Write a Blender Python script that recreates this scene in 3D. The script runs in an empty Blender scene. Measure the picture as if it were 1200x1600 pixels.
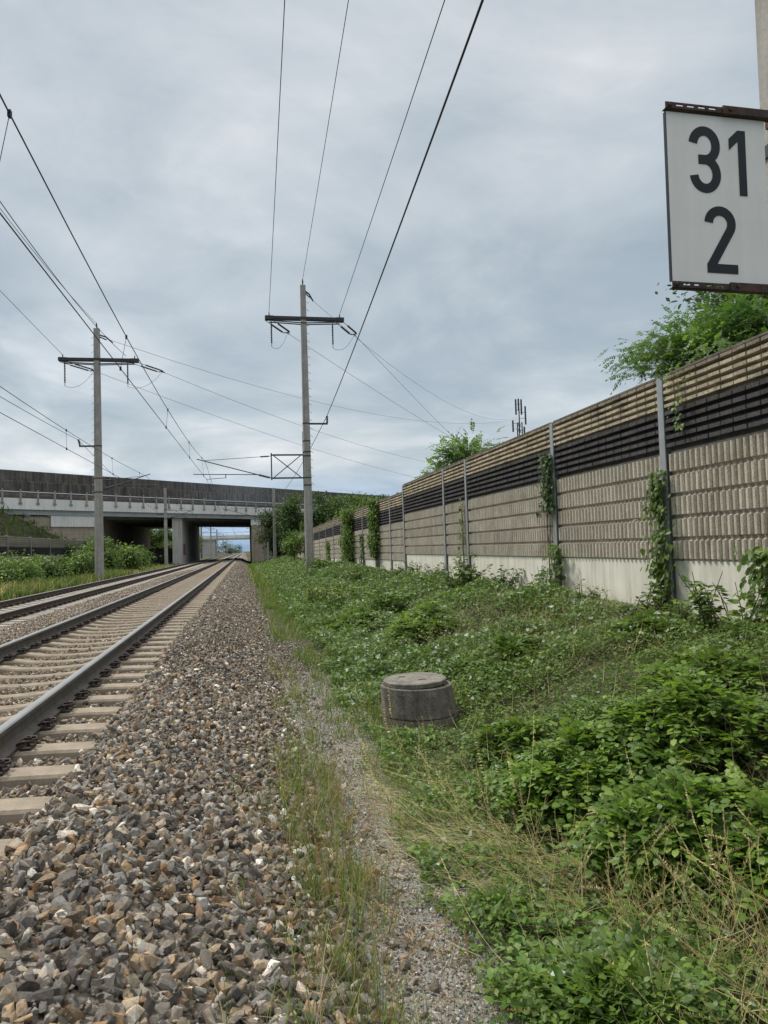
import bpy, bmesh, math, random
import numpy as np
from mathutils import Vector, Matrix

# ------------------------------------------------------------------ camera, sky, sun
S = bpy.context.scene
COL = S.collection
rng = np.random.default_rng(7)
random.seed(7)
R = math.radians
PI = math.pi

CAMH = 1.13
cam_d = bpy.data.cameras.new("camera")
cam = bpy.data.objects.new("camera", cam_d)
COL.objects.link(cam)
cam_d.sensor_fit = 'VERTICAL'
cam_d.sensor_height = 36.0
cam_d.lens = 36.0 * 1150 / 1600
cam_d.clip_start = 0.05
cam_d.clip_end = 6000
yaw, pitch, roll = R(10.7814), R(2.7107), 0.03
Fv = Vector((math.sin(yaw) * math.cos(pitch), math.cos(yaw) * math.cos(pitch), math.sin(pitch)))
Rv = Vector((math.cos(yaw), -math.sin(yaw), 0))
Uv = Rv.cross(Fv)
cR = Rv * math.cos(roll) - Uv * math.sin(roll)
cU = Rv * math.sin(roll) + Uv * math.cos(roll)
m = Matrix(((cR.x, cU.x, -Fv.x, 0), (cR.y, cU.y, -Fv.y, 0), (cR.z, cU.z, -Fv.z, CAMH), (0, 0, 0, 1)))
cam.matrix_world = m
S.camera = cam

S.view_settings.view_transform = 'Standard'
S.view_settings.look = 'None'
S.view_settings.gamma = 1.0
S.view_settings.exposure = 0.62
S.render.resolution_x, S.render.resolution_y = 768, 1024
S.cycles.max_bounces = 6
S.cycles.diffuse_bounces = 3
S.cycles.transparent_max_bounces = 4

SUN_EL, SUN_AZ = R(57), R(-50)          # azimuth measured from +Y (track direction) towards +X
sd = bpy.data.lights.new("sun", 'SUN')
sd.energy = 2.4
sd.angle = R(12)
sd.color = (1.0, 0.95, 0.87)
sun = bpy.data.objects.new("sun", sd)
COL.objects.link(sun)
sdir = Vector((math.sin(SUN_AZ) * math.cos(SUN_EL), math.cos(SUN_AZ) * math.cos(SUN_EL), math.sin(SUN_EL)))
sun.rotation_euler = sdir.to_track_quat('Z', 'Y').to_euler()

W = bpy.data.worlds.new("World")
S.world = W
W.use_nodes = True
nt = W.node_tree
for n in list(nt.nodes):
    nt.nodes.remove(n)


def N(t, typ, **kw):
    n = t.nodes.new(typ)
    for k, v in kw.items():
        if k.startswith('i_'):
            n.inputs[k[2:].replace('_', ' ')].default_value = v
        else:
            setattr(n, k, v)
    return n


def ramp(t, stops, interp='LINEAR'):
    n = t.nodes.new('ShaderNodeValToRGB')
    e = n.color_ramp.elements
    n.color_ramp.interpolation = interp
    while len(e) < len(stops):
        e.new(0.5)
    for el, (p, c) in zip(e, stops):
        el.position = p
        el.color = (*c, 1) if len(c) == 3 else c
    return n


def build_sky():
    L = nt.links.new
    out = N(nt, 'ShaderNodeOutputWorld')
    bg = N(nt, 'ShaderNodeBackground', i_Strength=0.1)
    sky = N(nt, 'ShaderNodeTexSky', sky_type='NISHITA', sun_disc=False, sun_elevation=SUN_EL, sun_rotation=SUN_AZ)
    tc = N(nt, 'ShaderNodeTexCoord')
    sep = N(nt, 'ShaderNodeSeparateXYZ')
    L(tc.outputs['Generated'], sep.inputs[0])
    zz = N(nt, 'ShaderNodeMath', operation='MAXIMUM'); zz.inputs[1].default_value = 0.0
    L(sep.outputs[2], zz.inputs[0])
    za = N(nt, 'ShaderNodeMath', operation='ADD'); za.inputs[1].default_value = 0.16
    L(zz.outputs[0], za.inputs[0])
    dx = N(nt, 'ShaderNodeMath', operation='DIVIDE'); dy = N(nt, 'ShaderNodeMath', operation='DIVIDE')
    L(sep.outputs[0], dx.inputs[0]); L(za.outputs[0], dx.inputs[1])
    L(sep.outputs[1], dy.inputs[0]); L(za.outputs[0], dy.inputs[1])
    cmb = N(nt, 'ShaderNodeCombineXYZ')
    L(dx.outputs[0], cmb.inputs[0]); L(dy.outputs[0], cmb.inputs[1])
    n1 = N(nt, 'ShaderNodeTexNoise', noise_dimensions='3D', i_Scale=0.85, i_Detail=7.0, i_Roughness=0.55, i_Distortion=0.6)
    L(cmb.outputs[0], n1.inputs['Vector'])
    n2 = N(nt, 'ShaderNodeTexNoise', noise_dimensions='3D', i_Scale=2.3, i_Detail=6.0, i_Roughness=0.55, i_Distortion=0.5)
    L(cmb.outputs[0], n2.inputs['Vector'])
    mx = N(nt, 'ShaderNodeMix', data_type='FLOAT'); mx.inputs[0].default_value = 0.3
    L(n1.outputs['Fac'], mx.inputs[2]); L(n2.outputs['Fac'], mx.inputs[3])
    # cloud sheet colours (radiance x10 because the background strength is 0.1)
    cr = ramp(nt, [(0.33, (0.300, 0.365, 0.415)), (0.45, (0.385, 0.445, 0.490)), (0.54, (0.500, 0.545, 0.580)), (0.66, (0.720, 0.735, 0.750))])
    L(mx.outputs[0], cr.inputs[0])
    # elevation: pale band low over the horizon, brighter overhead
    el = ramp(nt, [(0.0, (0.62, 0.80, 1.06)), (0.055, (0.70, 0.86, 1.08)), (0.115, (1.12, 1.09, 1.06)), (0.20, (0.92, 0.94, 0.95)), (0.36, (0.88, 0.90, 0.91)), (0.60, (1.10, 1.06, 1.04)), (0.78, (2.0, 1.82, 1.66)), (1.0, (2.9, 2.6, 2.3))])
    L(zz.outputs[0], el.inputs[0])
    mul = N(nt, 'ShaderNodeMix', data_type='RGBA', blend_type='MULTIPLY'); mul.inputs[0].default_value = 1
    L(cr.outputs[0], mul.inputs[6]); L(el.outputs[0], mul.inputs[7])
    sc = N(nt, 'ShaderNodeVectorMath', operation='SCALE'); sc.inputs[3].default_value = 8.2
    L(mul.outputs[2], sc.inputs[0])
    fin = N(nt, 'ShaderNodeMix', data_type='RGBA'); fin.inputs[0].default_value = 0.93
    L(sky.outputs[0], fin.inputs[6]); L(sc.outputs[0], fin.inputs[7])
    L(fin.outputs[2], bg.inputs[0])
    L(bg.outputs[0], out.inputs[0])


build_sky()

# ------------------------------------------------------------------ materials
MATS = {}


def mat(name, build):
    if name in MATS:
        return MATS[name]
    M_ = bpy.data.materials.new(name)
    M_.use_nodes = True
    t = M_.node_tree
    for n in list(t.nodes):
        t.nodes.remove(n)
    build(t)
    MATS[name] = M_
    return M_


def surf(name, base, var=0.25, scale=6.0, rough=0.8, metal=0.0, bump=0.3, bscale=60.0, speck=0.0, sscale=220.0,
         streak=0.0, tint=False, stain=None, bdist=0.01, spec=0.3):
    """weathered solid surface: object-space noise, optional speckle, vertical streaks, per-piece tint attribute"""
    def b(t):
        L = t.links.new
        out = N(t, 'ShaderNodeOutputMaterial')
        p = N(t, 'ShaderNodeBsdfPrincipled', i_Roughness=rough, i_Metallic=metal)
        p.inputs['Specular IOR Level'].default_value = spec
        tc = N(t, 'ShaderNodeTexCoord')
        co = tc.outputs['Object']
        n1 = N(t, 'ShaderNodeTexNoise', i_Scale=scale, i_Detail=6.0, i_Roughness=0.6)
        L(co, n1.inputs['Vector'])
        d = tuple(max(0.0, c * (1 - var)) for c in base)
        h = tuple(min(1.0, c * (1 + var)) for c in base)
        r1 = ramp(t, [(0.28, d), (0.5, base), (0.72, h)])
        L(n1.outputs['Fac'], r1.inputs[0])
        col = r1.outputs[0]
        if tint:
            a = N(t, 'ShaderNodeAttribute', attribute_name='tint')
            mm = N(t, 'ShaderNodeMix', data_type='RGBA', blend_type='MULTIPLY'); mm.inputs[0].default_value = 1
            L(col, mm.inputs[6]); L(a.outputs['Color'], mm.inputs[7])
            col = mm.outputs[2]
        if streak:
            mp = N(t, 'ShaderNodeMapping'); mp.inputs['Scale'].default_value = (7, 7, 0.35)
            L(co, mp.inputs[0])
            n3 = N(t, 'ShaderNodeTexNoise', i_Scale=1.0, i_Detail=4.0, i_Roughness=0.65)
            L(mp.outputs[0], n3.inputs['Vector'])
            r3 = ramp(t, [(0.36, (0.5, 0.47, 0.42)), (0.56, (1, 1, 1))])
            L(n3.outputs['Fac'], r3.inputs[0])
            mm = N(t, 'ShaderNodeMix', data_type='RGBA', blend_type='MULTIPLY'); mm.inputs[0].default_value = streak
            L(col, mm.inputs[6]); L(r3.outputs[0], mm.inputs[7])
            col = mm.outputs[2]
        if stain:
            n4 = N(t, 'ShaderNodeTexNoise', i_Scale=stain[1], i_Detail=5.0, i_Roughness=0.7)
            L(co, n4.inputs['Vector'])
            r4 = ramp(t, [(0.52, (0, 0, 0)), (0.66, (1, 1, 1))])
            L(n4.outputs['Fac'], r4.inputs[0])
            mm = N(t, 'ShaderNodeMix', data_type='RGBA')
            sm = N(t, 'ShaderNodeMath', operation='MULTIPLY'); sm.inputs[1].default_value = stain[2]
            L(r4.outputs[0], sm.inputs[0]); L(sm.outputs[0], mm.inputs[0])
            L(col, mm.inputs[6]); mm.inputs[7].default_value = (*stain[0], 1)
            col = mm.outputs[2]
        nb = N(t, 'ShaderNodeTexNoise', i_Scale=bscale, i_Detail=5.0, i_Roughness=0.65)
        L(co, nb.inputs['Vector'])
        if speck:
            vs = N(t, 'ShaderNodeTexVoronoi', i_Scale=sscale)
            L(co, vs.inputs['Vector'])
            sp = N(t, 'ShaderNodeSeparateColor')
            L(vs.outputs['Color'], sp.inputs[0])
            rs = ramp(t, [(0.0, (1 - speck,) * 3), (0.5, (1, 1, 1)), (1.0, (1 + speck * 0.7,) * 3)])
            L(sp.outputs[0], rs.inputs[0])
            mm = N(t, 'ShaderNodeMix', data_type='RGBA', blend_type='MULTIPLY'); mm.inputs[0].default_value = 1
            L(col, mm.inputs[6]); L(rs.outputs[0], mm.inputs[7])
            col = mm.outputs[2]
        L(col, p.inputs['Base Color'])
        if bump:
            bp = N(t, 'ShaderNodeBump', i_Strength=bump, i_Distance=bdist)
            L(nb.outputs['Fac'], bp.inputs['Height'])
            L(bp.outputs[0], p.inputs['Normal'])
        L(p.outputs[0], out.inputs[0])
    return mat(name, b)


def leafmat(name, under=0.35, trans=0.35, rough=0.45, spec=0.35):
    """leaf: colour from the tint attribute, paler underside, some light let through"""
    def b(t):
        L = t.links.new
        out = N(t, 'ShaderNodeOutputMaterial')
        a = N(t, 'ShaderNodeAttribute', attribute_name='tint')
        g = N(t, 'ShaderNodeNewGeometry')
        pale = N(t, 'ShaderNodeMix', data_type='RGBA')
        ml = N(t, 'ShaderNodeMath', operation='MULTIPLY'); ml.inputs[1].default_value = under
        L(g.outputs['Backfacing'], ml.inputs[0]); L(ml.outputs[0], pale.inputs[0])
        L(a.outputs['Color'], pale.inputs[6]); pale.inputs[7].default_value = (0.30, 0.36, 0.27, 1)
        p = N(t, 'ShaderNodeBsdfPrincipled', i_Roughness=rough)
        p.inputs['Specular IOR Level'].default_value = spec
        L(pale.outputs[2], p.inputs['Base Color'])
        tr = N(t, 'ShaderNodeBsdfTranslucent')
        br = N(t, 'ShaderNodeMix', data_type='RGBA', blend_type='MULTIPLY'); br.inputs[0].default_value = 1
        L(a.outputs['Color'], br.inputs[6]); br.inputs[7].default_value = (1.5, 1.6, 0.7, 1)
        L(br.outputs[2], tr.inputs['Color'])
        mx = N(t, 'ShaderNodeMixShader'); mx.inputs[0].default_value = trans
        L(p.outputs[0], mx.inputs[1]); L(tr.outputs[0], mx.inputs[2])
        L(mx.outputs[0], out.inputs[0])
    return mat(name, b)


def stone_mat(name, sat=1.0):
    def b(t):
        L = t.links.new
        out = N(t, 'ShaderNodeOutputMaterial')
        p = N(t, 'ShaderNodeBsdfPrincipled', i_Roughness=0.72)
        p.inputs['Specular IOR Level'].default_value = 0.3
        a = N(t, 'ShaderNodeAttribute', attribute_name='tint')
        tc = N(t, 'ShaderNodeTexCoord')
        n = N(t, 'ShaderNodeTexNoise', i_Scale=55.0, i_Detail=6.0, i_Roughness=0.75)
        L(tc.outputs['Object'], n.inputs['Vector'])
        r = ramp(t, [(0.3, (0.52, 0.51, 0.50)), (0.5, (1, 1, 1)), (0.70, (1.5, 1.42, 1.3))])
        L(n.outputs['Fac'], r.inputs[0])
        n2 = N(t, 'ShaderNodeTexNoise', i_Scale=23.0, i_Detail=3.0)
        L(tc.outputs['Object'], n2.inputs['Vector'])
        r2 = ramp(t, [(0.42, (1, 1, 1)), (0.66, (1.12, 0.93, 0.74))])
        L(n2.outputs['Fac'], r2.inputs[0])
        m1 = N(t, 'ShaderNodeMix', data_type='RGBA', blend_type='MULTIPLY'); m1.inputs[0].default_value = 1
        m2 = N(t, 'ShaderNodeMix', data_type='RGBA', blend_type='MULTIPLY'); m2.inputs[0].default_value = 0.8
        L(a.outputs['Color'], m1.inputs[6]); L(r.outputs[0], m1.inputs[7])
        L(m1.outputs[2], m2.inputs[6]); L(r2.outputs[0], m2.inputs[7])
        L(m2.outputs[2], p.inputs['Base Color'])
        bp = N(t, 'ShaderNodeBump', i_Strength=0.9, i_Distance=0.008)
        L(n.outputs['Fac'], bp.inputs['Height']); L(bp.outputs[0], p.inputs['Normal'])
        L(p.outputs[0], out.inputs[0])
    return mat(name, b)


def bed_mat(name, cell, cols, dark=0.25):
    """loose stones seen as a bed: voronoi cells, each its own colour, dark joints and bump"""
    def b(t):
        L = t.links.new
        out = N(t, 'ShaderNodeOutputMaterial')
        p = N(t, 'ShaderNodeBsdfPrincipled', i_Roughness=0.85)
        p.inputs['Specular IOR Level'].default_value = 0.2
        tc = N(t, 'ShaderNodeTexCoord')
        v = N(t, 'ShaderNodeTexVoronoi', i_Scale=1.0 / cell)
        L(tc.outputs['Object'], v.inputs['Vector'])
        s = N(t, 'ShaderNodeSeparateColor')
        L(v.outputs['Color'], s.inputs[0])
        r = ramp(t, [(i / (len(cols) - 1), c) for i, c in enumerate(cols)])
        L(s.outputs[0], r.inputs[0])
        n = N(t, 'ShaderNodeTexNoise', i_Scale=0.9, i_Detail=4.0)
        L(tc.outputs['Object'], n.inputs['Vector'])
        r2 = ramp(t, [(0.3, (0.75, 0.74, 0.74)), (0.7, (1.18, 1.14, 1.06))])
        L(n.outputs['Fac'], r2.inputs[0])
        m1 = N(t, 'ShaderNodeMix', data_type='RGBA', blend_type='MULTIPLY'); m1.inputs[0].default_value = 1
        L(r.outputs[0], m1.inputs[6]); L(r2.outputs[0], m1.inputs[7])
        L(m1.outputs[2], p.inputs['Base Color'])
        inv = N(t, 'ShaderNodeMath', operation='SUBTRACT'); inv.inputs[0].default_value = 1.0
        L(v.outputs['Distance'], inv.inputs[1])
        bp = N(t, 'ShaderNodeBump', i_Strength=0.9, i_Distance=cell * 0.5)
        L(inv.outputs[0], bp.inputs['Height']); L(bp.outputs[0], p.inputs['Normal'])
        L(p.outputs[0], out.inputs[0])
    return mat(name, b)


CONC = surf('mast_concrete', (0.33, 0.32, 0.295), 0.18, 3, 0.85, bump=0.25, streak=0.45, speck=0.08, sscale=60)
STEEL = surf('dark_steel', (0.055, 0.055, 0.06), 0.3, 8, 0.6, 0.3, bump=0.1)
GALV = surf('galvanised_steel', (0.33, 0.35, 0.36), 0.14, 5, 0.5, 0.35, bump=0.05, streak=0.25)
WIRE = surf('wire_metal', (0.035, 0.036, 0.04), 0.2, 8, 0.55, 0.4, bump=0)
INSUL = surf('insulator_glaze', (0.035, 0.028, 0.028), 0.3, 9, 0.3, bump=0)
RAILTOP = surf('polished_rail_head', (0.36, 0.355, 0.345), 0.15, 2.0, 0.38, 0.6, bump=0.04)
RAILSIDE = surf('rail_web', (0.125, 0.115, 0.105), 0.25, 9, 0.9, 0.0, bump=0.15, stain=((0.16, 0.11, 0.07), 7, 0.5), spec=0.12)
RAILSIDE2 = surf('rusty_rail_web', (0.095, 0.068, 0.053), 0.25, 9, 0.8, 0.1, bump=0.15)
CLIP = surf('clip_steel', (0.045, 0.034, 0.030), 0.35, 20, 0.6, 0.3, bump=0.1)
SLEEP = surf('sleeper_concrete', (0.265, 0.222, 0.172), 0.32, 5, 0.9, bump=0.4, bscale=120, speck=0.14, sscale=160, tint=True,
             stain=((0.19, 0.15, 0.11), 3.5, 0.75))
SLEEP2 = surf('pale_sleeper_concrete', (0.37, 0.345, 0.305), 0.22, 5, 0.9, bump=0.4, bscale=120, speck=0.14, sscale=160, tint=True,
              stain=((0.25, 0.21, 0.17), 4.5, 0.5))
TAN = surf('tan_aggregate', (0.44, 0.378, 0.280), 0.24, 2.5, 0.95, bump=0.9, bscale=75, speck=0.45, sscale=95, tint=True, bdist=0.012,
           stain=((0.13, 0.11, 0.085), 2.2, 0.65))
DARK = surf('anthracite_aggregate', (0.068, 0.064, 0.066), 0.3, 3, 0.95, bump=0.9, bscale=75, speck=0.5, sscale=95, tint=True, bdist=0.012)
RIB = surf('ribbed_aggregate', (0.50, 0.452, 0.372), 0.16, 2, 0.95, bump=0.9, bscale=75, speck=0.36, sscale=110, tint=True, bdist=0.012,
           stain=((0.33, 0.275, 0.22), 1.6, 0.6), streak=0.35)
CAPM = surf('weathered_coping', (0.15, 0.135, 0.115), 0.4, 5, 0.95, bump=0.9, bscale=75, speck=0.45, sscale=95, bdist=0.012)
PLINTH = surf('plinth_concrete', (0.62, 0.60, 0.52), 0.12, 1.3, 0.9, bump=0.18, bscale=40, streak=0.35, speck=0.05, sscale=120)
BRIDGEC = surf('bridge_concrete', (0.74, 0.74, 0.72), 0.10, 0.35, 0.9, bump=0.1, bscale=9, streak=0.3)
GIRDER = surf('girder_concrete', (0.34, 0.35, 0.35), 0.12, 0.5, 0.9, bump=0.1, bscale=9)
ABUT = surf('board_marked_concrete', (0.37, 0.31, 0.245), 0.2, 0.5, 0.9, bump=0.3, bscale=9, streak=0.45)
PIERC = surf('pier_concrete', (0.45, 0.45, 0.43), 0.14, 0.5, 0.9, bump=0.2, bscale=9, streak=0.6)
SCREEN = surf('dark_timber', (0.115, 0.104, 0.095), 0.3, 1.2, 0.9, bump=0.3, bscale=12, tint=True, streak=0.5)
WHITE = surf('white_enamel', (0.74, 0.735, 0.71), 0.04, 5, 0.45, bump=0.02, streak=0.12, spec=0.4)
BLACK = surf('black_paint', (0.013, 0.014, 0.018), 0.2, 9, 0.45, bump=0.0)
RUSTY = surf('rusty_bracket_steel', (0.060, 0.046, 0.040), 0.45, 25, 0.75, 0.3, bump=0.3, stain=((0.13, 0.05, 0.028), 14, 0.6))
MANH = surf('old_concrete_ring', (0.165, 0.15, 0.135), 0.38, 7, 0.95, bump=0.9, bscale=60, speck=0.3, sscale=110, streak=0.6,
            stain=((0.34, 0.33, 0.29), 9, 0.4))
LID = surf('old_concrete_lid', (0.20, 0.185, 0.16), 0.35, 9, 0.95, bump=1.0, bscale=70, speck=0.35, sscale=110, stain=((0.10, 0.10, 0.075), 8, 0.7))
BARK = surf('bark', (0.11, 0.085, 0.062), 0.35, 12, 0.95, bump=0.8, bscale=30)
TWIG = surf('dry_wood', (0.33, 0.24, 0.15), 0.25, 12, 0.9, bump=0.4, bscale=50)
SOIL = surf('weedy_soil', (0.055, 0.06, 0.028), 0.5, 1.7, 1.0, bump=0.9, bscale=25, stain=((0.13, 0.105, 0.06), 2.6, 0.6), bdist=0.03)
FIELD = surf('grassy_field', (0.075, 0.095, 0.035), 0.4, 0.15, 1.0, bump=0.5, bscale=4)
RED = surf('red_spray_paint', (0.19, 0.05, 0.045), 0.2, 3, 0.8, bump=0)
GRAF = surf('white_spray_paint', (0.75, 0.77, 0.78), 0.05, 3, 0.8, bump=0)
FADED = surf('faded_spray_paint', (0.47, 0.29, 0.18), 0.25, 3, 0.95, bump=0.4)
FADEDB = surf('faded_blue_spray_paint', (0.31, 0.34, 0.34), 0.25, 3, 0.95, bump=0.4)
LEAF = leafmat('leaf', .30, .24, .5, .3)
LEAFGL = leafmat('glossy_leaf', 0.35, 0.36, 0.45, 0.35)
GRASSM = leafmat('grass_blade', 0.15, 0.30, 0.6, 0.2)
STONE = stone_mat('ballast_stone')
BED = bed_mat('ballast_bed', 0.05, [(0.10, 0.095, 0.09), (0.17, 0.155, 0.14), (0.22, 0.19, 0.155), (0.14, 0.125, 0.115), (0.30, 0.27, 0.23)])
PATHM = bed_mat('fine_gravel', 0.016, [(0.12, 0.12, 0.117), (0.20, 0.20, 0.19), (0.27, 0.268, 0.255), (0.15, 0.15, 0.143), (0.34, 0.335, 0.32)])


# ------------------------------------------------------------------ mesh helpers
def link(name, me, parent=None):
    o = bpy.data.objects.new(name, me)
    COL.objects.link(o)
    if parent is not None:
        o.parent = parent
    return o


def tag(o, label=None, cat=None, group=None, kind=None):
    if label: o['label'] = label
    if cat: o['category'] = cat
    if group: o['group'] = group
    if kind: o['kind'] = kind
    return o


def empty(name, loc=(0, 0, 0), label=None, cat=None, group=None, rz=0.0):
    o = bpy.data.objects.new(name, None)
    o.empty_display_size = 0.2
    o.location = loc
    o.rotation_euler = (0, 0, rz)
    COL.objects.link(o)
    return tag(o, label, cat, group)


class MB:
    """collects pieces that belong to ONE part; build() links them as one mesh object"""
    def __init__(self):
        self.v, self.f, self.m, self.t = [], [], [], []
        self.smooth = []

    def add(self, vs, fs, mi=0, tint=1.0, smooth=False):
        o = len(self.v)
        self.v += [tuple(p) for p in vs]
        tt = (tint,) * 3 if isinstance(tint, (int, float)) else tint
        self.t += [tt] * len(vs)
        self.f += [tuple(i + o for i in f) for f in fs]
        self.m += [mi] * len(fs)
        self.smooth += [smooth] * len(fs)

    def hexa(self, c8, mi=0, tint=1.0):
        self.add(c8, [(0, 3, 2, 1), (4, 5, 6, 7), (0, 1, 5, 4), (1, 2, 6, 5), (2, 3, 7, 6), (3, 0, 4, 7)], mi, tint)

    def box(self, x0, x1, y0, y1, z0, z1, mi=0, tint=1.0):
        self.hexa([(x0, y0, z0), (x1, y0, z0), (x1, y1, z0), (x0, y1, z0), (x0, y0, z1), (x1, y0, z1), (x1, y1, z1), (x0, y1, z1)], mi, tint)

    def bar(self, a, b, w, h=None, mi=0, tint=1.0, up=(0, 0, 1)):
        a, b = Vector(a), Vector(b)
        h = h or w
        d = (b - a).normalized()
        u = Vector(up)
        if abs(d.dot(u)) > 0.98:
            u = Vector((1, 0, 0))
        s = d.cross(u).normalized() * w / 2
        q = s.cross(d).normalized() * h / 2
        self.hexa([a - s - q, a + s - q, b + s - q, b - s - q, a - s + q, a + s + q, b + s + q, b - s + q], mi, tint)

    def tube(self, pts, rad, n=8, mi=0, tint=1.0, cap=True, smooth=True):
        pts = [Vector(p) for p in pts]
        k = len(pts)
        rad = [rad] * k if isinstance(rad, (int, float)) else rad
        vs, fs = [], []
        ref = None
        for i, p in enumerate(pts):
            d = (pts[min(i + 1, k - 1)] - pts[max(i - 1, 0)])
            d = d.normalized() if d.length > 1e-9 else Vector((0, 0, 1))
            if ref is None:
                ref = Vector((0, 0, 1)) if abs(d.z) < 0.9 else Vector((1, 0, 0))
            s = d.cross(ref).normalized()
            u = s.cross(d).normalized()
            ref = u
            for j in range(n):
                a = 2 * PI * j / n
                vs.append(p + (s * math.cos(a) + u * math.sin(a)) * rad[i])
        for i in range(k - 1):
            for j in range(n):
                a, b = i * n + j, i * n + (j + 1) % n
                fs.append((a, b, b + n, a + n))
        self.add(vs, fs, mi, tint, smooth)
        if cap:
            self.add(vs[:n], [tuple(range(n))[::-1]], mi, tint)
            self.add(vs[-n:], [tuple(range(n))], mi, tint)

    def prism(self, outline, z0, z1, mi=0, tint=1.0, top=None):
        """vertical prism from a plan outline [(x,y)] (counter-clockwise)"""
        n = len(outline)
        top = top or outline
        vs = [(x, y, z0) for x, y in outline] + [(x, y, z1) for x, y in top]
        fs = [tuple(range(n))[::-1], tuple(range(n, 2 * n))]
        fs += [(i, (i + 1) % n, (i + 1) % n + n, i + n) for i in range(n)]
        self.add(vs, fs, mi, tint)

    def build(self, name, mats, parent=None, loc=None):
        me = bpy.data.meshes.new(name)
        me.from_pydata(self.v, [], self.f)
        for mm in (mats if isinstance(mats, (list, tuple)) else [mats]):
            me.materials.append(mm)
        me.polygons.foreach_set('material_index', self.m)
        me.polygons.foreach_set('use_smooth', self.smooth)
        ca = me.color_attributes.new('tint', 'FLOAT_COLOR', 'POINT')
        arr = np.ones((len(self.v), 4), np.float32)
        arr[:, :3] = np.array(self.t, np.float32)
        ca.data.foreach_set('color', arr.ravel())
        me.update()
        o = link(name, me, parent)
        if loc: o.location = loc
        return o


def fast_mesh(name, V, tris, tint, mats, parent=None, smooth=False):
    """big triangle mesh from numpy arrays"""
    me = bpy.data.meshes.new(name)
    nv, nf = len(V), len(tris)
    me.vertices.add(nv)
    me.vertices.foreach_set('co', np.ascontiguousarray(V, np.float32).ravel())
    me.loops.add(nf * 3)
    me.loops.foreach_set('vertex_index', np.ascontiguousarray(tris, np.int32).ravel())
    me.polygons.add(nf)
    me.polygons.foreach_set('loop_start', np.arange(0, nf * 3, 3, dtype=np.int32))
    me.polygons.foreach_set('use_smooth', np.full(nf, smooth, bool))
    ca = me.color_attributes.new('tint', 'FLOAT_COLOR', 'POINT')
    c = np.ones((nv, 4), np.float32)
    c[:, :3] = tint
    ca.data.foreach_set('color', c.ravel())
    me.materials.append(mats)
    me.update(calc_edges=True)
    me.validate()
    return link(name, me, parent)


class Cloud:
    """collects many small pieces (leaves, blades, stones) of one object"""
    def __init__(self):
        self.V, self.T, self.C, self.n = [], [], [], 0

    def put(self, tmpl, pos, M3, scale, tint, jit=0.0):
        """tmpl: (verts Kx3, tris Tx3, shade K) ; pos Nx3 ; M3 Nx3x3 ; scale N or Nx3 ; tint Nx3"""
        tv, tt = tmpl[0], tmpl[1]
        n, k = len(pos), len(tv)
        if n == 0: return
        sc = np.asarray(scale, float)
        if sc.ndim == 1: sc = np.repeat(sc[:, None], 3, 1)
        loc = tv[None] * sc[:, None, :]
        P = np.einsum('nij,nkj->nki', M3, loc) + pos[:, None, :]
        self.V.append(P.reshape(-1, 3))
        self.T.append((tt[None] + (np.arange(n) * k)[:, None, None] + self.n).reshape(-1, 3))
        c = np.repeat(np.asarray(tint, float)[:, None, :], k, 1)
        if len(tmpl) > 2: c = c * tmpl[2][None, :, None]
        self.C.append(c.reshape(-1, 3))
        self.n += n * k

    def build(self, name, mats, parent=None, smooth=False):
        return fast_mesh(name, np.concatenate(self.V), np.concatenate(self.T), np.concatenate(self.C), mats, parent, smooth)


def rand_rot(n):
    q = rng.normal(size=(n, 4))
    q /= np.linalg.norm(q, axis=1)[:, None]
    w, x, y, z = q.T
    return np.stack([np.stack([1 - 2 * (y * y + z * z), 2 * (x * y - z * w), 2 * (x * z + y * w)], -1),
                     np.stack([2 * (x * y + z * w), 1 - 2 * (x * x + z * z), 2 * (y * z - x * w)], -1),
                     np.stack([2 * (x * z - y * w), 2 * (y * z + x * w), 1 - 2 * (x * x + y * y)], -1)], 1)


def frame(yd, up):
    """rotations whose local Y is yd and whose local Z is near up (Nx3 each)"""
    y = yd / np.linalg.norm(yd, axis=1)[:, None]
    x = np.cross(y, up)
    l = np.linalg.norm(x, axis=1)[:, None]
    x = np.where(l < 1e-5, np.array([[1., 0, 0]]), x / np.maximum(l, 1e-9))
    z = np.cross(x, y)
    return np.stack([x, y, z], -1)


def vnoise(x, y, s, seed=0):
    """smooth value noise in 0..1"""
    g = np.random.default_rng(seed + 1000).random((64, 64))
    x = np.asarray(x, float) / s + 17.3; y = np.asarray(y, float) / s + 9.1
    xi, yi = np.floor(x).astype(int), np.floor(y).astype(int)
    fx, fy = x - xi, y - yi
    fx, fy = fx * fx * (3 - 2 * fx), fy * fy * (3 - 2 * fy)
    a, b = g[xi % 64, yi % 64], g[(xi + 1) % 64, yi % 64]
    c, d = g[xi % 64, (yi + 1) % 64], g[(xi + 1) % 64, (yi + 1) % 64]
    return (a * (1 - fx) + b * fx) * (1 - fy) + (c * (1 - fx) + d * fx) * fy


# ------------------------------------------------------------------ leaf, blade and stone shapes
def T(v, f, s=None):
    v = np.array(v, float); f = np.array(f, int)
    return (v, f, np.array(s, float)) if s is not None else (v, f)


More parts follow.
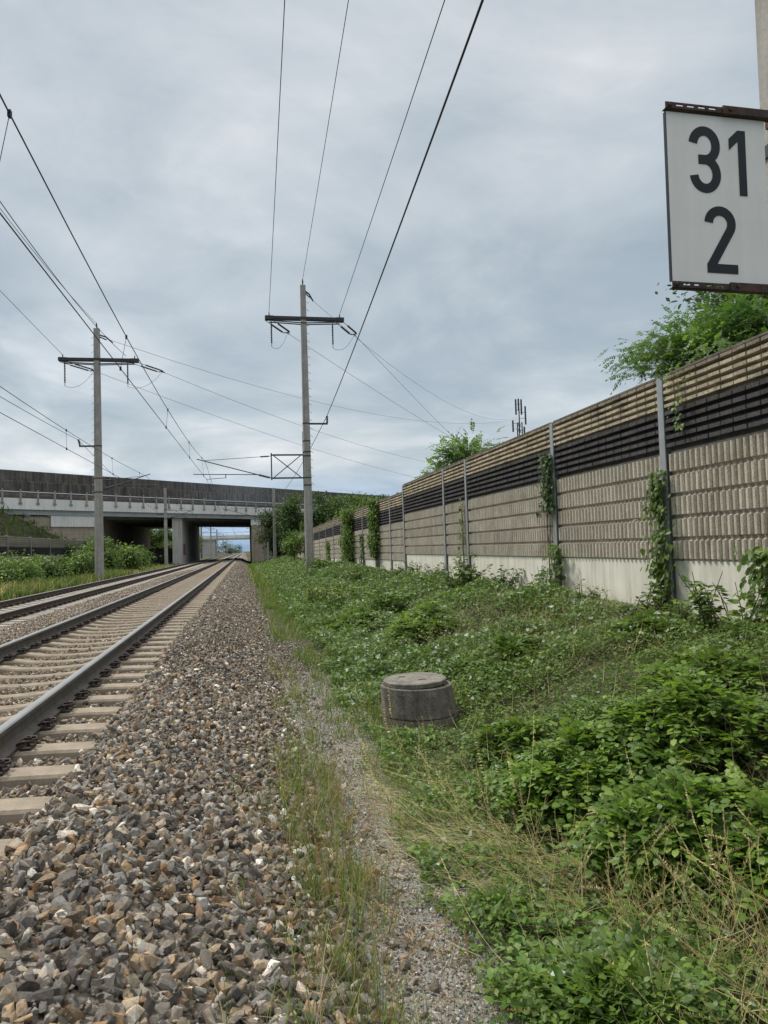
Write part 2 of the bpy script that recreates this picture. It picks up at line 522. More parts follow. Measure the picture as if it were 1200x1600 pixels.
OVAL = T([(0, 0, 0), (-.26, .3, .05), (-.24, .68, .03), (0, 1, -.06), (.24, .68, .03), (.26, .3, .05), (0, .45, -.03)],
         [(0, 6, 1), (1, 6, 2), (2, 6, 3), (3, 6, 4), (4, 6, 5), (5, 6, 0)])
HEART = T([(0, .08, 0), (-.32, -.04, .04), (-.46, .3, .07), (-.26, .7, .02), (0, 1, -.12), (.26, .7, .02), (.46, .3, .07), (.32, -.04, .04), (0, .4, -.05)],
          [(0, 8, 1), (1, 8, 2), (2, 8, 3), (3, 8, 4), (4, 8, 5), (5, 8, 6), (6, 8, 7), (7, 8, 0)])
LOBED = T([(0, 0, 0), (-.28, .1, .03), (-.5, .42, .08), (-.26, .45, .02), (-.3, .85, .03), (0, 1.05, -.08), (.3, .85, .03), (.26, .45, .02), (.5, .42, .08), (.28, .1, .03), (0, .4, -.05)],
          [(0, 10, 1), (1, 10, 2), (2, 10, 3), (3, 10, 4), (4, 10, 5), (5, 10, 6), (6, 10, 7), (7, 10, 8), (8, 10, 9), (9, 10, 0)])
QUAD = T([(0, 0, 0), (-.32, .5, .06), (0, 1, -.05), (.32, .5, .06)], [(0, 3, 1), (1, 3, 2)])


def spray_tmpl(pairs=6, ln=1.0, leaf=.19, droop=.25, seed=0, wid=.55):
    """pinnate leaf: thin stalk with paired oval leaflets, unit length along Y"""
    r = np.random.default_rng(seed)
    vs, fs, sh = [], [], []

    def pt(u): return np.array([0.03 * math.sin(u * 5 + seed), u * ln, -droop * u * u])
    for i in range(4):
        a, b = pt(i / 4), pt((i + 1) / 4)
        w = .008
        o = len(vs)
        vs += [a + (-w, 0, 0), a + (w, 0, 0), b + (w, 0, 0), b + (-w, 0, 0)]
        sh += [1.2] * 4
        fs += [(o, o + 1, o + 2), (o, o + 2, o + 3)]
    def leaflet(p, ang, s, tilt):
        c, sn = math.cos(ang), math.sin(ang)
        o = len(vs)
        for x, y, z in [(0, 0, 0), (-.5 * wid, .3, .04), (-.42 * wid, .72, .02), (0, 1, -.08), (.42 * wid, .72, .02), (.5 * wid, .3, .04)]:
            x, y, z = x * s, y * s, z * s
            vs.append(np.array([p[0] + c * x + sn * y, p[1] - sn * x + c * y, p[2] + z + tilt * y]))
        k = r.uniform(.85, 1.15)
        sh.extend([k] * 6)
        fs.extend([(o, o + 5, o + 1), (o + 1, o + 5, o + 4), (o + 1, o + 4, o + 2), (o + 2, o + 4, o + 3)])
    for i in range(pairs):
        u = .22 + .72 * i / pairs
        for sd in (-1, 1):
            leaflet(pt(u), sd * R(r.uniform(58, 82)), leaf * r.uniform(.8, 1.1) * (1 - .25 * abs(u - .55)), r.uniform(-.5, .25))
    leaflet(pt(1.0), R(r.uniform(-15, 15)), leaf, -.3)
    return T(vs, fs, sh)


SPRAYS = [spray_tmpl(6, 1, .19, .22, 1), spray_tmpl(7, 1, .17, .35, 2), spray_tmpl(5, 1, .21, .15, 3)]
VETCH2 = [spray_tmpl(7, 1, .19, .2, 13, .6), spray_tmpl(6, 1, .2, .3, 14, .6)]
VETCH = [spray_tmpl(8, 1, .14, .2, 11, .5), spray_tmpl(7, 1, .15, .3, 12, .5)]


def blade_tmpl(bend=.3, w=.02, seg=4):
    vs, fs = [], []
    for i in range(seg + 1):
        u = i / seg
        ww = w * (1 - u ** 1.6) + .0012
        p = (0, bend * u * u, u * (1 - .25 * bend * u))
        vs += [(-ww, p[1], p[2]), (ww, p[1], p[2])]
    for i in range(seg):
        a = 2 * i
        fs += [(a, a + 1, a + 3), (a, a + 3, a + 2)]
    return T(vs, fs)


BLADES = [blade_tmpl(.2), blade_tmpl(.5), blade_tmpl(.85), blade_tmpl(.1)]


def stalk_tmpl(bend=.25, head=.3, seed=0, w=.0035, sp=.03):
    """dry stalk with a seed head, unit height along Z"""
    r = np.random.default_rng(seed)
    vs, fs = [], []
    seg = 6
    def pt(u): return np.array([0.02 * math.sin(4 * u + seed), bend * u * u, u * (1 - .2 * bend * u)])
    for i in range(seg):
        a, b = pt(i / seg), pt((i + 1) / seg)
        for ax in ((1, 0, 0), (0, 1, 0)):
            q = np.array(ax) * w
            o = len(vs)
            vs += [a - q, a + q, b + q * .8, b - q * .8]
            fs += [(o, o + 1, o + 2), (o, o + 2, o + 3)]
    for k in range(22):
        u = 1 - head + head * k / 22
        p = pt(u)
        an = r.uniform(0, 2 * PI)
        d = np.array([math.cos(an) * .5, math.sin(an) * .5, 1.0]); d /= np.linalg.norm(d)
        s = sp * r.uniform(.7, 1.3) * (1.1 - .5 * k / 22)
        q = np.array([-math.sin(an), math.cos(an), 0]) * s * .22
        o = len(vs)
        vs += [p, p + d * s * .5 - q, p + d * s, p + d * s * .5 + q]
        fs += [(o, o + 1, o + 2), (o, o + 2, o + 3)]
    return T(vs, fs)


STALKS = [stalk_tmpl(.35, .28, 1, .0028), stalk_tmpl(.7, .22, 2, .0026), stalk_tmpl(1.0, .2, 3, .0026), stalk_tmpl(.15, .33, 4, .003)]


def rock_tmpl(npts, seed, flat=.72):
    r = np.random.default_rng(seed)
    bm = bmesh.new()
    for _ in range(npts):
        p = r.normal(size=3)
        p = p / np.linalg.norm(p) * r.uniform(.78, 1.12)
        p = np.clip(p, -r.uniform(.62, .95, 3), r.uniform(.62, .95, 3)) * 1.15
        bm.verts.new((p[0] * .5, p[1] * .5 * r.uniform(.75, 1), p[2] * .5 * flat))
    res = bmesh.ops.convex_hull(bm, input=bm.verts)
    bmesh.ops.delete(bm, geom=[g for g in res['geom_interior'] if isinstance(g, bmesh.types.BMVert)], context='VERTS')
    bmesh.ops.triangulate(bm, faces=bm.faces)
    bm.verts.index_update()
    t = T([v.co[:] for v in bm.verts], [[v.index for v in f.verts] for f in bm.faces])
    bm.free()
    return t


ROCKS = [rock_tmpl(22, i) for i in range(16)]
ROCKS_LO = [rock_tmpl(10, 50 + i) for i in range(8)]

# ------------------------------------------------------------------ ground
PROF = [(-900, 0.2), (-70, 0.0), (-17, -0.25), (-12, -0.5), (-9.6, -0.58), (-8.9, -0.55), (-7.75, -0.36), (-7.3, -0.37), (-5.2, -0.37),
        (-4.85, -0.34), (-3.75, -0.215), (-3.55, -0.265), (-1.2, -0.265), (-1.0, -0.205), (-0.62, -0.235), (0.52, -0.78), (1.25, -0.83), (2.25, -0.84), (3.2, -0.52),
        (5.0, -0.14), (6.15, 0.0), (6.9, 0.05), (14, 0.0), (60, 0.0), (900, 0.2)]
PX = np.array([p[0] for p in PROF]); PZ = np.array([p[1] for p in PROF])


def gz(x, y):
    x = np.asarray(x, float); y = np.asarray(y, float)
    z = np.interp(x, PX, PZ)
    w = np.clip((x - 2.1) / 1.2, 0, 1) * np.clip((40 - x) / 20, 0, 1)
    w = w * np.clip((6.3 - x) / 1.0, .15, 1)
    z = z + w * ((vnoise(x, y, 1.5, 3) - .42) * .42 + (vnoise(x, y, .5, 4) - .5) * .14)
    w2 = np.clip((-9.2 - x) / 1.5, 0, 1) * np.clip((x + 60) / 20, 0, 1)
    z = z + w2 * (vnoise(x, y, 2.0, 5) - .5) * .25
    return z


def sheet(name, xs, ys, dz, m_, kind='structure'):
    X, Y = np.meshgrid(xs, ys)
    Z = gz(X, Y) + dz
    if name == 'path':
        Z = Z - np.clip((Y - 10.5) / 3, 0, 1) * .05
    V = np.stack([X, Y, Z], -1).reshape(-1, 3)
    ny, nx = X.shape
    i = (np.arange(ny - 1)[:, None] * nx + np.arange(nx - 1)[None]).ravel()
    tr = np.concatenate([np.stack([i, i + 1, i + nx + 1], 1), np.stack([i, i + nx + 1, i + nx], 1)])
    o = fast_mesh(name, V, tr, np.ones((len(V), 3)), m_, None, True)
    tag(o, kind=kind)
    return o


gx = np.unique(np.concatenate([PX[(PX > -20) & (PX < 20)], [-900, -400, -200, -120, -70, -50, -35, -25], np.arange(-20, -8, .5), [-7.75, -5, -3.6, -1, .52], np.arange(.8, 12, .2), [14, 18, 25, 40, 60, 120, 200, 400, 900]]))
gy = np.unique(np.concatenate([[-60, -20, -8], np.arange(-2, 16, .2), np.arange(16, 60, .8), np.arange(60, 150, 4), [180, 250, 400, 700, 1200, 2200]]))
sheet('ground', gx, gy, -0.02, SOIL)
bx = np.array([-9.6, -8.9, -8.3, -7.75, -7.3, -6.2, -5.2, -4.85, -4.3, -3.75, -3.55, -2.4, -1.2, -1.0, -.62, -.2, .2, .52, .56])
by = np.concatenate([np.arange(-6, 60, 2.0), np.arange(60, 200, 10.), [260, 400, 700]])
sheet('ballast_bed', bx, by, 0.0, BED)
py_ = np.arange(-2, 17, .3)
sheet('path', np.array([.45, .6, .8, 1.0, 1.2, 1.4]), py_, 0.004, PATHM)

# ------------------------------------------------------------------ ballast stones (loose stone nobody could count)
GREYS = np.array([(.150, .143, .134), (.205, .195, .180), (.095, .090, .085), (.28, .265, .24), (.175, .158, .138), (.185, .182, .174), (.125, .115, .10)])
BROWNS = np.array([(.25, .185, .118), (.215, .168, .122), (.30, .235, .160), (.17, .125, .088), (.36, .30, .22), (.25, .16, .09), (.30, .26, .20)])
PALES = np.array([(.47, .45, .41), (.56, .55, .52), (.42, .385, .33)])


def stone_tints(n, pb=.24, pp=.12, warm=0.0):
    u = rng.random(n)
    c = GREYS[rng.integers(0, len(GREYS), n)] * 1.0
    b = BROWNS[rng.integers(0, len(BROWNS), n)]
    p = PALES[rng.integers(0, len(PALES), n)]
    c = np.where((u < pb)[:, None], b, c)
    c = np.where((u > 1 - pp)[:, None], p, c)
    c = c * rng.uniform(.62, 1.35, (n, 1))
    if warm:
        c = c * (1 - warm) + warm * np.array([.33, .275, .21])
    return c


def stones(cl, x0, x1, y0, y1, dens, smin, smax, tm, lift=(-.012, .03), mask=None, pb=.24, pp=.10, warm=0.0, flat=.8):
    n = int((x1 - x0) * (y1 - y0) * dens)
    x = rng.uniform(x0, x1, n); y = rng.uniform(y0, y1, n)
    if mask is not None:
        k = mask(x, y); x, y = x[k], y[k]
    n = len(x)
    s = smin + (smax - smin) * rng.random(n) ** 1.6
    z = gz(x, y) + rng.uniform(lift[0], lift[1], n)
    pos = np.stack([x, y, z], 1)
    sc = np.stack([s * rng.uniform(.95, 1.5, n), s * rng.uniform(.7, 1.1, n), s * rng.uniform(.5, 1.0, n) * flat / .8], 1)
    rot = rand_rot(n)
    tint = stone_tints(n, pb, pp, warm)
    which = rng.integers(0, len(tm), n)
    for i, t in enumerate(tm):
        k = which == i
        cl.put(t, pos[k], rot[k], sc[k], tint[k])


SLEEP_Y0, SLEEP_DY = 2.55, 0.6


def crib(y0):
    def f(x, y):
        ph = ((y - y0) / SLEEP_DY + .5) % 1.0 - .5
        return np.abs(ph) * SLEEP_DY > .155
    return f


# outer shoulder, from the sleeper ends down to the path
cl = Cloud()
stones(cl, -1.06, .50, 1.6, 5, 1000, .042, .088, ROCKS)
stones(cl, -1.06, .50, 5, 9, 1150, .038, .08, ROCKS)
stones(cl, -1.06, .50, 9, 20, 900, .038, .075, ROCKS_LO)
stones(cl, -1.06, .55, 20, 46, 520, .05, .085, ROCKS_LO)
stones(cl, -1.06, .60, 46, 95, 160, .07, .11, ROCKS_LO)
stones(cl, -1.06, .6, 1.6, 8, 700, .014, .032, ROCKS_LO, lift=(0, .04))
stones(cl, .40, .85, 2, 16, 130, .03, .07, ROCKS)
stones(cl, -1.6, -1.03, 2.3, 16, 260, .035, .06, ROCKS, mask=crib(SLEEP_Y0), lift=(.0, .045))
tag(cl.build('ballast_stones', STONE), 'loose grey and brown ballast stones sloping from the near track to the path', 'ballast', kind='stuff')
# cribs of the near track (dusty tan)
cl = Cloud()
stones(cl, -3.75, -1.0, 2.0, 14, 1300, .035, .062, ROCKS_LO, mask=crib(SLEEP_Y0), warm=.35, lift=(-.015, .03))
stones(cl, -3.75, -1.0, 14, 34, 520, .035, .065, ROCKS_LO, mask=crib(SLEEP_Y0), warm=.5, lift=(-.02, .015))
tag(cl.build('crib_stones', STONE), 'dusty ballast stones between the sleepers of the near track', 'ballast', kind='stuff')
cl = Cloud()
stones(cl, -5.05, -3.65, 6, 24, 900, .04, .07, ROCKS_LO, pp=.16, warm=.2)
stones(cl, -5.05, -3.65, 24, 60, 360, .05, .085, ROCKS_LO, pp=.16, warm=.2)
tag(cl.build('middle_stones', STONE), 'ballast stones heaped between the two tracks', 'ballast', kind='stuff')
cl = Cloud()
stones(cl, -9.0, -7.45, 20, 62, 330, .05, .085, ROCKS_LO, pp=.16, warm=.15)
stones(cl, -7.5, -5.0, 16, 50, 330, .045, .07, ROCKS_LO, pp=.16, warm=.25, lift=(-.03, .0))
tag(cl.build('far_track_stones', STONE), 'pale ballast stones along the far track', 'ballast', kind='stuff')
cl = Cloud()
stones(cl, .48, 1.35, 2.0, 9.5, 5200, .008, .022, ROCKS_LO, lift=(.002, .008), pb=.03, pp=.3)
stones(cl, .48, 1.35, 9.5, 16, 1500, .012, .03, ROCKS_LO, lift=(.002, .01), pb=.04, pp=.3)
tag(cl.build('path_gravel', STONE), 'fine grey gravel strewn over the trodden path', 'gravel', kind='stuff')

# ------------------------------------------------------------------ rails
RAILP = [(-.075, -.172), (.075, -.172), (.075, -.1605), (.026, -.145), (.009, -.128), (.00825, -.062), (.016, -.050), (.0355, -.040),
         (.036, -.012), (.028, -.003), (.012, 0.0), (-.012, 0.0), (-.028, -.003), (-.036, -.012), (-.0355, -.040), (-.016, -.050), (-.00825, -.062), (-.009, -.128), (-.026, -.145), (-.075, -.1605)]


def rail(x, dz, side, label):
    ys = [-4, 20, 60, 120, 250, 420]
    mb = MB()
    n = len(RAILP)
    vs = [(x + a, y, dz + b) for y in ys for a, b in RAILP]
    for i in range(len(ys) - 1):
        for j in range(n):
            a, b = i * n + j, i * n + (j + 1) % n
            mb.f.append((a, a + n, b + n, b))
            mb.m.append(1 if j in (8, 9, 10, 11, 12) else 0)
            mb.smooth.append(False)
    mb.v = vs
    mb.t = [(1, 1, 1)] * len(vs)
    mb.f.append(tuple(range(n))); mb.m.append(0); mb.smooth.append(False)
    o = mb.build('rail', [side, RAILTOP])
    return tag(o, label, 'rail', 'rails of the two tracks')


NX, FX, FZ = -2.38, -6.25, -0.12
rail(NX + .7535, 0, RAILSIDE, 'grey steel rail next to the ballast shoulder, right rail of the near track')
rail(NX - .7535, 0, RAILSIDE, 'grey steel rail of the near track beside the middle ballast')
rail(FX + .7535, FZ, RAILSIDE2, 'brown steel rail of the far track beside the middle ballast')
rail(FX - .7535, FZ, RAILSIDE2, 'brown steel rail of the far track beside the weedy verge')


# ------------------------------------------------------------------ sleepers with their rail clips
def sleeper_mesh(m_, with_clips):
    mb = MB()
    st = [(-1.30, -.205), (-1.27, -.198), (-1.0, -.190), (-.55, -.190), (-.34, -.222), (0, -.235), (.34, -.222), (.55, -.190), (1.0, -.190), (1.27, -.198), (1.30, -.205)]
    vs, fs = [], []
    for s, t in st:
        bw, tw = .15, (.10 if abs(s) > .45 else .088)
        vs += [(s, -bw, -.42), (s, bw, -.42), (s, tw + .016, t - .018), (s, tw, t), (s, -tw, t), (s, -tw - .016, t - .018)]
    for i in range(len(st) - 1):
        for j in range(6):
            a, b = i * 6 + j, i * 6 + (j + 1) % 6
            fs.append((a, a + 6, b + 6, b))
    fs += [tuple(range(6)), tuple(range(len(vs) - 6, len(vs)))[::-1]]
    mb.add(vs, fs, 0)
    if with_clips:
        for sx in (-1, 1):
            for q in (-1, 1):
                c = sx * .7535 + q * .115
                mb.box(c - .05, c + .05, -.075, .075, -.19, -.135, 1)
    return mb, [m_, CLIP]


def clip_mesh(q):
    """spring clip with bolt beside the rail foot; q = side of the rail it stands on"""
    mb = MB()
    mb.box(q * .115 - .035, q * .115 + .035, -.075, .075, -.196, -.172)
    for s in (-1, 1):
        loop = [(q * .10, s * .018, -.142), (q * .062, s * .026, -.150), (q * .060, s * .055, -.150), (q * .10, s * .075, -.128), (q * .155, s * .070, -.128), (q * .165, s * .040, -.14), (q * .12, s * .012, -.140)]
        mb.tube(loop, .0095, 6)
    mb.tube([(q * .118, 0, -.18), (q * .118, 0, -.105)], .013, 8)
    mb.tube([(q * .118, 0, -.135), (q * .118, 0, -.113)], .026, 6, smooth=False)
    return mb


def lay_sleepers(cx, dz, ys, m_, near_limit, label, group):
    mb, mm = sleeper_mesh(m_, False)
    proto = mb.build('sleeper', mm)
    clips = {}
    for q in (-1, 1):
        c = clip_mesh(q).build('rail_clip', CLIP, proto)
        c.location = (.7535, 0, 0)
        clips[q] = c
    mb, mm = sleeper_mesh(m_, True)
    lo = mb.build('sleeper', mm)
    for i, y in enumerate(ys):
        near = y < near_limit
        src = proto if near else lo
        if near and i == 0:
            o = proto
        else:
            o = src.copy()
            COL.objects.link(o)
        o.location = (cx + random.uniform(-.012, .012), y + random.uniform(-.015, .015), dz + random.uniform(-.004, .004))
        o.rotation_euler = (0, 0, random.uniform(-.006, .006))
        tag(o, label, 'sleeper', group)
        if near:
            for sx in (-1, 1):
                for q in (-1, 1):
                    if i == 0 and sx == 1:
                        continue
                    c = clips[q].copy()
                    COL.objects.link(c)
                    c.parent = o
                    c.location = (sx * .7535, 0, 0)
    bpy.data.objects.remove(lo)


ny = [SLEEP_Y0 + SLEEP_DY * i for i in range(165)]
lay_sleepers(NX, 0, ny, SLEEP, 26, 'tan concrete sleeper under the rails of the near track', 'concrete sleepers of the near track')
fy = [16.0 + SLEEP_DY * i for i in range(132)]
lay_sleepers(FX, FZ, fy, SLEEP2, 34, 'pale grey concrete sleeper under the rails of the far track', 'concrete sleepers of the far track')
mb = MB()
for cx, dz, y0, y1 in ((NX, 0, ny[-1] + .6, 175), (FX, FZ, fy[-1] + .6, 175)):
    y = y0
    while y < y1:
        mb.box(cx - 1.3, cx + 1.3, y - .1, y + .1, dz - .4, dz - .2)
        y += .6
tag(mb.build('distant_sleepers', SLEEP2), 'distant concrete sleepers of both tracks under and beyond the overpass', 'sleepers', kind='stuff')

# ------------------------------------------------------------------ noise barrier on the right
WX = 6.2
BAYS = [(4.0, 10.0, 0), (10.0, 14.0, 0), (14.0, 20.0, 0), (20.0, 22.4, 0), (22.4, 28.4, 0), (28.4, 31.2, -.27), (31.2, 34.4, -.27), (34.4, 38.8, -.30), (38.8, 43.2, -.30),
        (43.2, 47.6, -.32), (47.6, 52, -.36), (52, 57, -.40), (57, 62, -.44), (62, 67, -.48), (67, 72, -.52), (72, 78, -.56), (78, 84, -.6), (84, 90, -.64), (90, 97, -.68)]


def sgn_box(mb, fx, d, y0, y1, z0, z1, mi=0, tint=1.0, ch=.012):
    """block on a wall whose front face looks to -X: front edge chamfered"""
    b = fx + d
    vs = [(b, y0, z0), (b, y1, z0), (b, y1, z1), (b, y0, z1),
          (fx, y0 + ch * .5, z0 + ch), (fx, y1 - ch * .5, z0 + ch), (fx, y1 - ch * .5, z1 - ch * .6), (fx, y0 + ch * .5, z1 - ch * .6)]
    mb.add(vs, [(4, 7, 6, 5), (0, 4, 5, 1), (1, 5, 6, 2), (2, 6, 7, 3), (3, 7, 4, 0)], mi, tint)


def wall_bay(root, fx, y0, y1, sh, zb=.81, flip=1, detail=True):
    g = .075
    a, b = y0 + g, y1 - g
    rnd = random.random
    z0 = zb + sh
    # ribbed panel: five rows of upright flutes
    mb = MB()
    mb.box(fx + .075, fx + .19, a, b, z0, z0 + 1.61, 0, .72)
    rh = 1.61 / 5
    nfl = max(4, round((b - a) / .128))
    st = (b - a) / nfl
    rowt = [1.04 + (rnd() - .5) * .12 for _ in range(5)]
    for r_ in range(5):
        zl, zh = z0 + r_ * rh + .012, z0 + (r_ + 1) * rh - .026
        for i in range(nfl):
            c = a + (i + .5) * st
            w = st * .35
            tn = rowt[r_] * (1 + (rnd() - .5) * .14)
            out = [(fx + .076, c - w), (fx + .030, c - w * .92), (fx + .006, c - w * .5), (fx, c), (fx + .006, c + w * .5), (fx + .030, c + w * .92), (fx + .076, c + w)]
            n = len(out)
            vs = [(x, y, zl + (.0 if x > fx + .03 else .008)) for x, y in out] + [(x, y, zh - (0 if x > fx + .03 else .02)) for x, y in out]
            fs = [(j + 1, j, j + n, j + 1 + n) for j in range(n - 1)] + [tuple(range(n)), tuple(range(2 * n - 1, n - 1, -1))]
            mb.add(vs, fs, 0, tn)
    mb.build('ribbed_panel', RIB, root)
    # dark panel and tan panel: five ledges each, split in blocks
    for name, m_, zz, hh in (('dark_panel', DARK, z0 + 1.613, .60), ('tan_panel', TAN, z0 + 2.216, .515)):
        mb = MB()
        mb.box(fx + .085, fx + .19, a, b, zz, zz + hh)
        rh = hh / 5
        off = rnd() * .2
        cuts = [a] + [v for v in np.arange(a + .05 + off, b - .05, .262)] + [b]
        for r_ in range(5):
            top = name == 'tan_panel' and r_ == 4
            zl, zh = zz + r_ * rh + rh * .34, zz + (r_ + 1) * rh - rh * .02
            for u, v in zip(cuts[:-1], cuts[1:]):
                tn = 1 + (rnd() - .5) * .32
                if top: tn *= .55
                j = (rnd() - .5) * .012
                sgn_box(mb, fx - .01 + j, .1 - j, u + .004, v - .004, zl, zh, 0, tn, .013)
        mb.build(name, m_, root)
    mb = MB()
    mb.box(fx + .0, fx + .2, a, b, z0 + 2.735, z0 + 2.765)
    mb.build('coping', CAPM, root)
    mb = MB()
    mb.box(fx + .045, fx + .20, a + .003, b - .003, -.75, z0 - .012)
    mb.build('base_panel', PLINTH, root)


def post(root, fx, y, z0, z1):
    mb = MB()
    mb.box(fx - .025, fx - .008, y - .074, y + .074, z0, z1)
    mb.box(fx - .008, fx + .20, y - .006, y + .006, z0, z1)
    mb.box(fx + .20, fx + .217, y - .074, y + .074, z0, z1)
    mb.build('post', GALV, root)


nb = empty('noise_barrier', (0, 0, 0), 'tall concrete noise barrier with tan, dark and ribbed panels above the weedy slope', 'noise barrier')
for i, (a, b, sh) in enumerate(BAYS):
    wall_bay(nb, WX, a, b, sh)
    ps = sh if i == 0 else max(sh, BAYS[i - 1][2])
    post(nb, WX, a, -.8, .81 + 2.765 + ps - .035)
# ------------------------------------------------------------------ low noise barrier on the left
LXB = -17.0
lb = empty('low_noise_barrier', (0, 0, 0), 'low noise barrier with grey and dark slatted panels behind the bushes left of the tracks', 'noise barrier')
for a in np.arange(40, 88, 6.0):
    b = a + 6.0
    for name, m_, z0, z1, nr in (('ribbed_panel', RIB, -.4, 1.25, 4), ('dark_panel', DARK, 1.255, 1.95, 4), ('grey_panel', RIB, 1.955, 2.75, 5)):
        mb = MB()
        mb.box(LXB - .2, LXB - .12, a + .06, b - .06, z0, z1)
        rh = (z1 - z0) / nr
        for k in range(nr):
            mb.box(LXB - .119, LXB, a + .06, b - .06, z0 + k * rh + rh * (.42 if name != 'ribbed_panel' else .1), z0 + (k + 1) * rh - .01, 0, random.uniform(.5, .75))
        mb.build(name, m_, lb)
    mb = MB(); mb.box(LXB - .22, LXB + .03, a - .055, a + .055, -.6, 2.8); mb.build('post', CONC, lb)

# ------------------------------------------------------------------ overpass
BA = Vector((0.3, 110.0, 0)); BD = Vector((math.sin(R(45.6)), math.cos(R(45.6)), 0))


def bp(t, s, z):
    return (BA.x + BD.x * t, BA.y + BD.y * t + s, z)


def bbox(mb, t0, t1, s0, s1, z0, z1, mi=0, tint=1.0):
    mb.hexa([bp(t0, s0, z0), bp(t1, s0, z0), bp(t1, s1, z0), bp(t0, s1, z0), bp(t0, s0, z1), bp(t1, s0, z1), bp(t1, s1, z1), bp(t0, s1, z1)], mi, tint)


ov = empty('motorway_overpass', (0, 0, 0), 'long concrete road overpass with a dark timber noise screen crossing both tracks', 'overpass')
mb = MB(); bbox(mb, -90, 70, .9, 39.1, 6.15, 7.0); bbox(mb, -32, -13, 39.9, 54, 5.9, 7.0); mb.build('deck', GIRDER, ov)
for s in (0.0, 39.0):
    mb = MB()
    t = -90.0
    while t < 70:
        bbox(mb, t, t + 9.97, s, s + .9, 6.42, 7.64, 0, random.uniform(.95, 1.04)); t += 10
    mb.build('parapet', BRIDGEC, ov)
    mb = MB(); bbox(mb, -90, 70, s + .35, s + .62, 5.85, 6.42); mb.build('edge_girder', GIRDER, ov)
for s in (8, 16, 24, 32):
    mb = MB(); bbox(mb, -90, 70, s, s + .8, 5.75, 6.15); mb.build('girder', GIRDER, ov)
for s in (.25, 39.4):
    mb = MB()
    t = -90.0
    while t < 62:
        w = random.choice((.17, .2, .2, .24))
        h = 10.68 if t < 40 else (11.5 if t < 52 else 10.2)
        for (z0, z1) in ((8.4, 9.5), (9.51, h)):
            dd = random.uniform(-.02, .02)
            bbox(mb, t, t + w - .012, s + dd, s + .1 + dd, z0, z1, 0, random.uniform(.65, 1.35))
        t += w
    mb.build('noise_screen', SCREEN, ov)
for k in range(64):
    t = -68 + 2.0 * k
    mb = MB()
    bbox(mb, t, t + .17, -.16, -.002, 6.95, 8.6)
    bbox(mb, t - .12, t + .28, -.16, -.002, 7.02, 7.16)
    mb.build('screen_post', CONC, ov)
mb = MB(); bbox(mb, -90, 70, 1.2, 1.5, 7.0, 8.02); bbox(mb, -90, 70, 37.5, 37.8, 7.0, 9.0); mb.build('crash_barrier', SCREEN, ov)
mb = MB(); bbox(mb, -90, 70, .95, 1.05, 8.2, 8.4); mb.build('guard_rail', CAPM, ov)
# pier between the tracks and the verge
mb = MB(); bbox(mb, -13.6, -12.0, .9, 41, -1, 5.9); pr = mb.build('pier', PIERC, ov)
mb = MB()
for s_ in (2.5, 4.2, 5.4):
    P0 = bp(-12.0, s_, 0)
    mb.box(P0[0] + .003, P0[0] + .02, P0[1], P0[1] + 1.0, .8, 2.4 + random.uniform(-.3, .2))
mb.build('red_graffiti', RED, pr)
# left abutment: front wall with board lines, pale bearing block, return wall along the tracks
mb = MB()
z = -1.0
while z < 5.6:
    bbox(mb, -60, -25.2, .75, 2.5, z, min(z + .46, 5.7), 0, random.uniform(.86, 1.1)); z += .47
bbox(mb, -27.2, -25.2, 2.5, 54, -1, 6.1)
mb.build('abutment', ABUT, ov)
mb = MB(); bbox(mb, -30.6, -24.9, .5, 3, 4.55, 5.88); mb.build('bearing_block', BRIDGEC, ov)
mb = MB()
for k in range(6):
    t = -44 + k * 2.6
    bbox(mb, t, t + .5, .55, 1.2, 5.7, 5.9)
mb.build('bearings', GIRDER, ov)
mb = MB()
z = -1.0
while z < 4.9:
    bbox(mb, 1.0, 3.6, .7, 2.4, z, min(z + .46, 4.95), 0, random.uniform(.86, 1.1)); z += .47
bbox(mb, 1.0, 2.4, 2.4, 40, -1, 5.9)
bbox(mb, 3.6, 30, 1.6, 3.2, -1, 6.1)
mb.build('abutment', ABUT, ov)
mb = MB(); bbox(mb, .95, 3.0, .6, 3, 4.95, 5.9); mb.build('bearing_block', BRIDGEC, ov)

# road embankment left of the overpass
tt = np.linspace(-85, -25.5, 40); ss = np.linspace(-22, .7, 24)
TT, SS = np.meshgrid(tt, ss)
X = BA.x + BD.x * TT; Y = BA.y + BD.y * TT + SS
hill = np.clip((-22.9 - TT) * .48, 0, 6.3)
Z = np.maximum(hill - np.clip(-.5 - SS, 0, 99) * .42, -.45) + (vnoise(X, Y, 2.2, 8) - .5) * .35
Z = np.where(X > LXB - .5, np.minimum(Z, -.4), Z)
V = np.stack([X, Y, Z], -1).reshape(-1, 3)
i = (np.arange(23)[:, None] * 40 + np.arange(39)[None]).ravel()
tr = np.concatenate([np.stack([i, i + 1, i + 41], 1), np.stack([i, i + 41, i + 40], 1)])
tag(fast_mesh('embankment', V, tr, np.ones((len(V), 3)), SOIL, None, True), kind='structure')
EMB = (X.ravel(), Y.ravel(), Z.ravel())

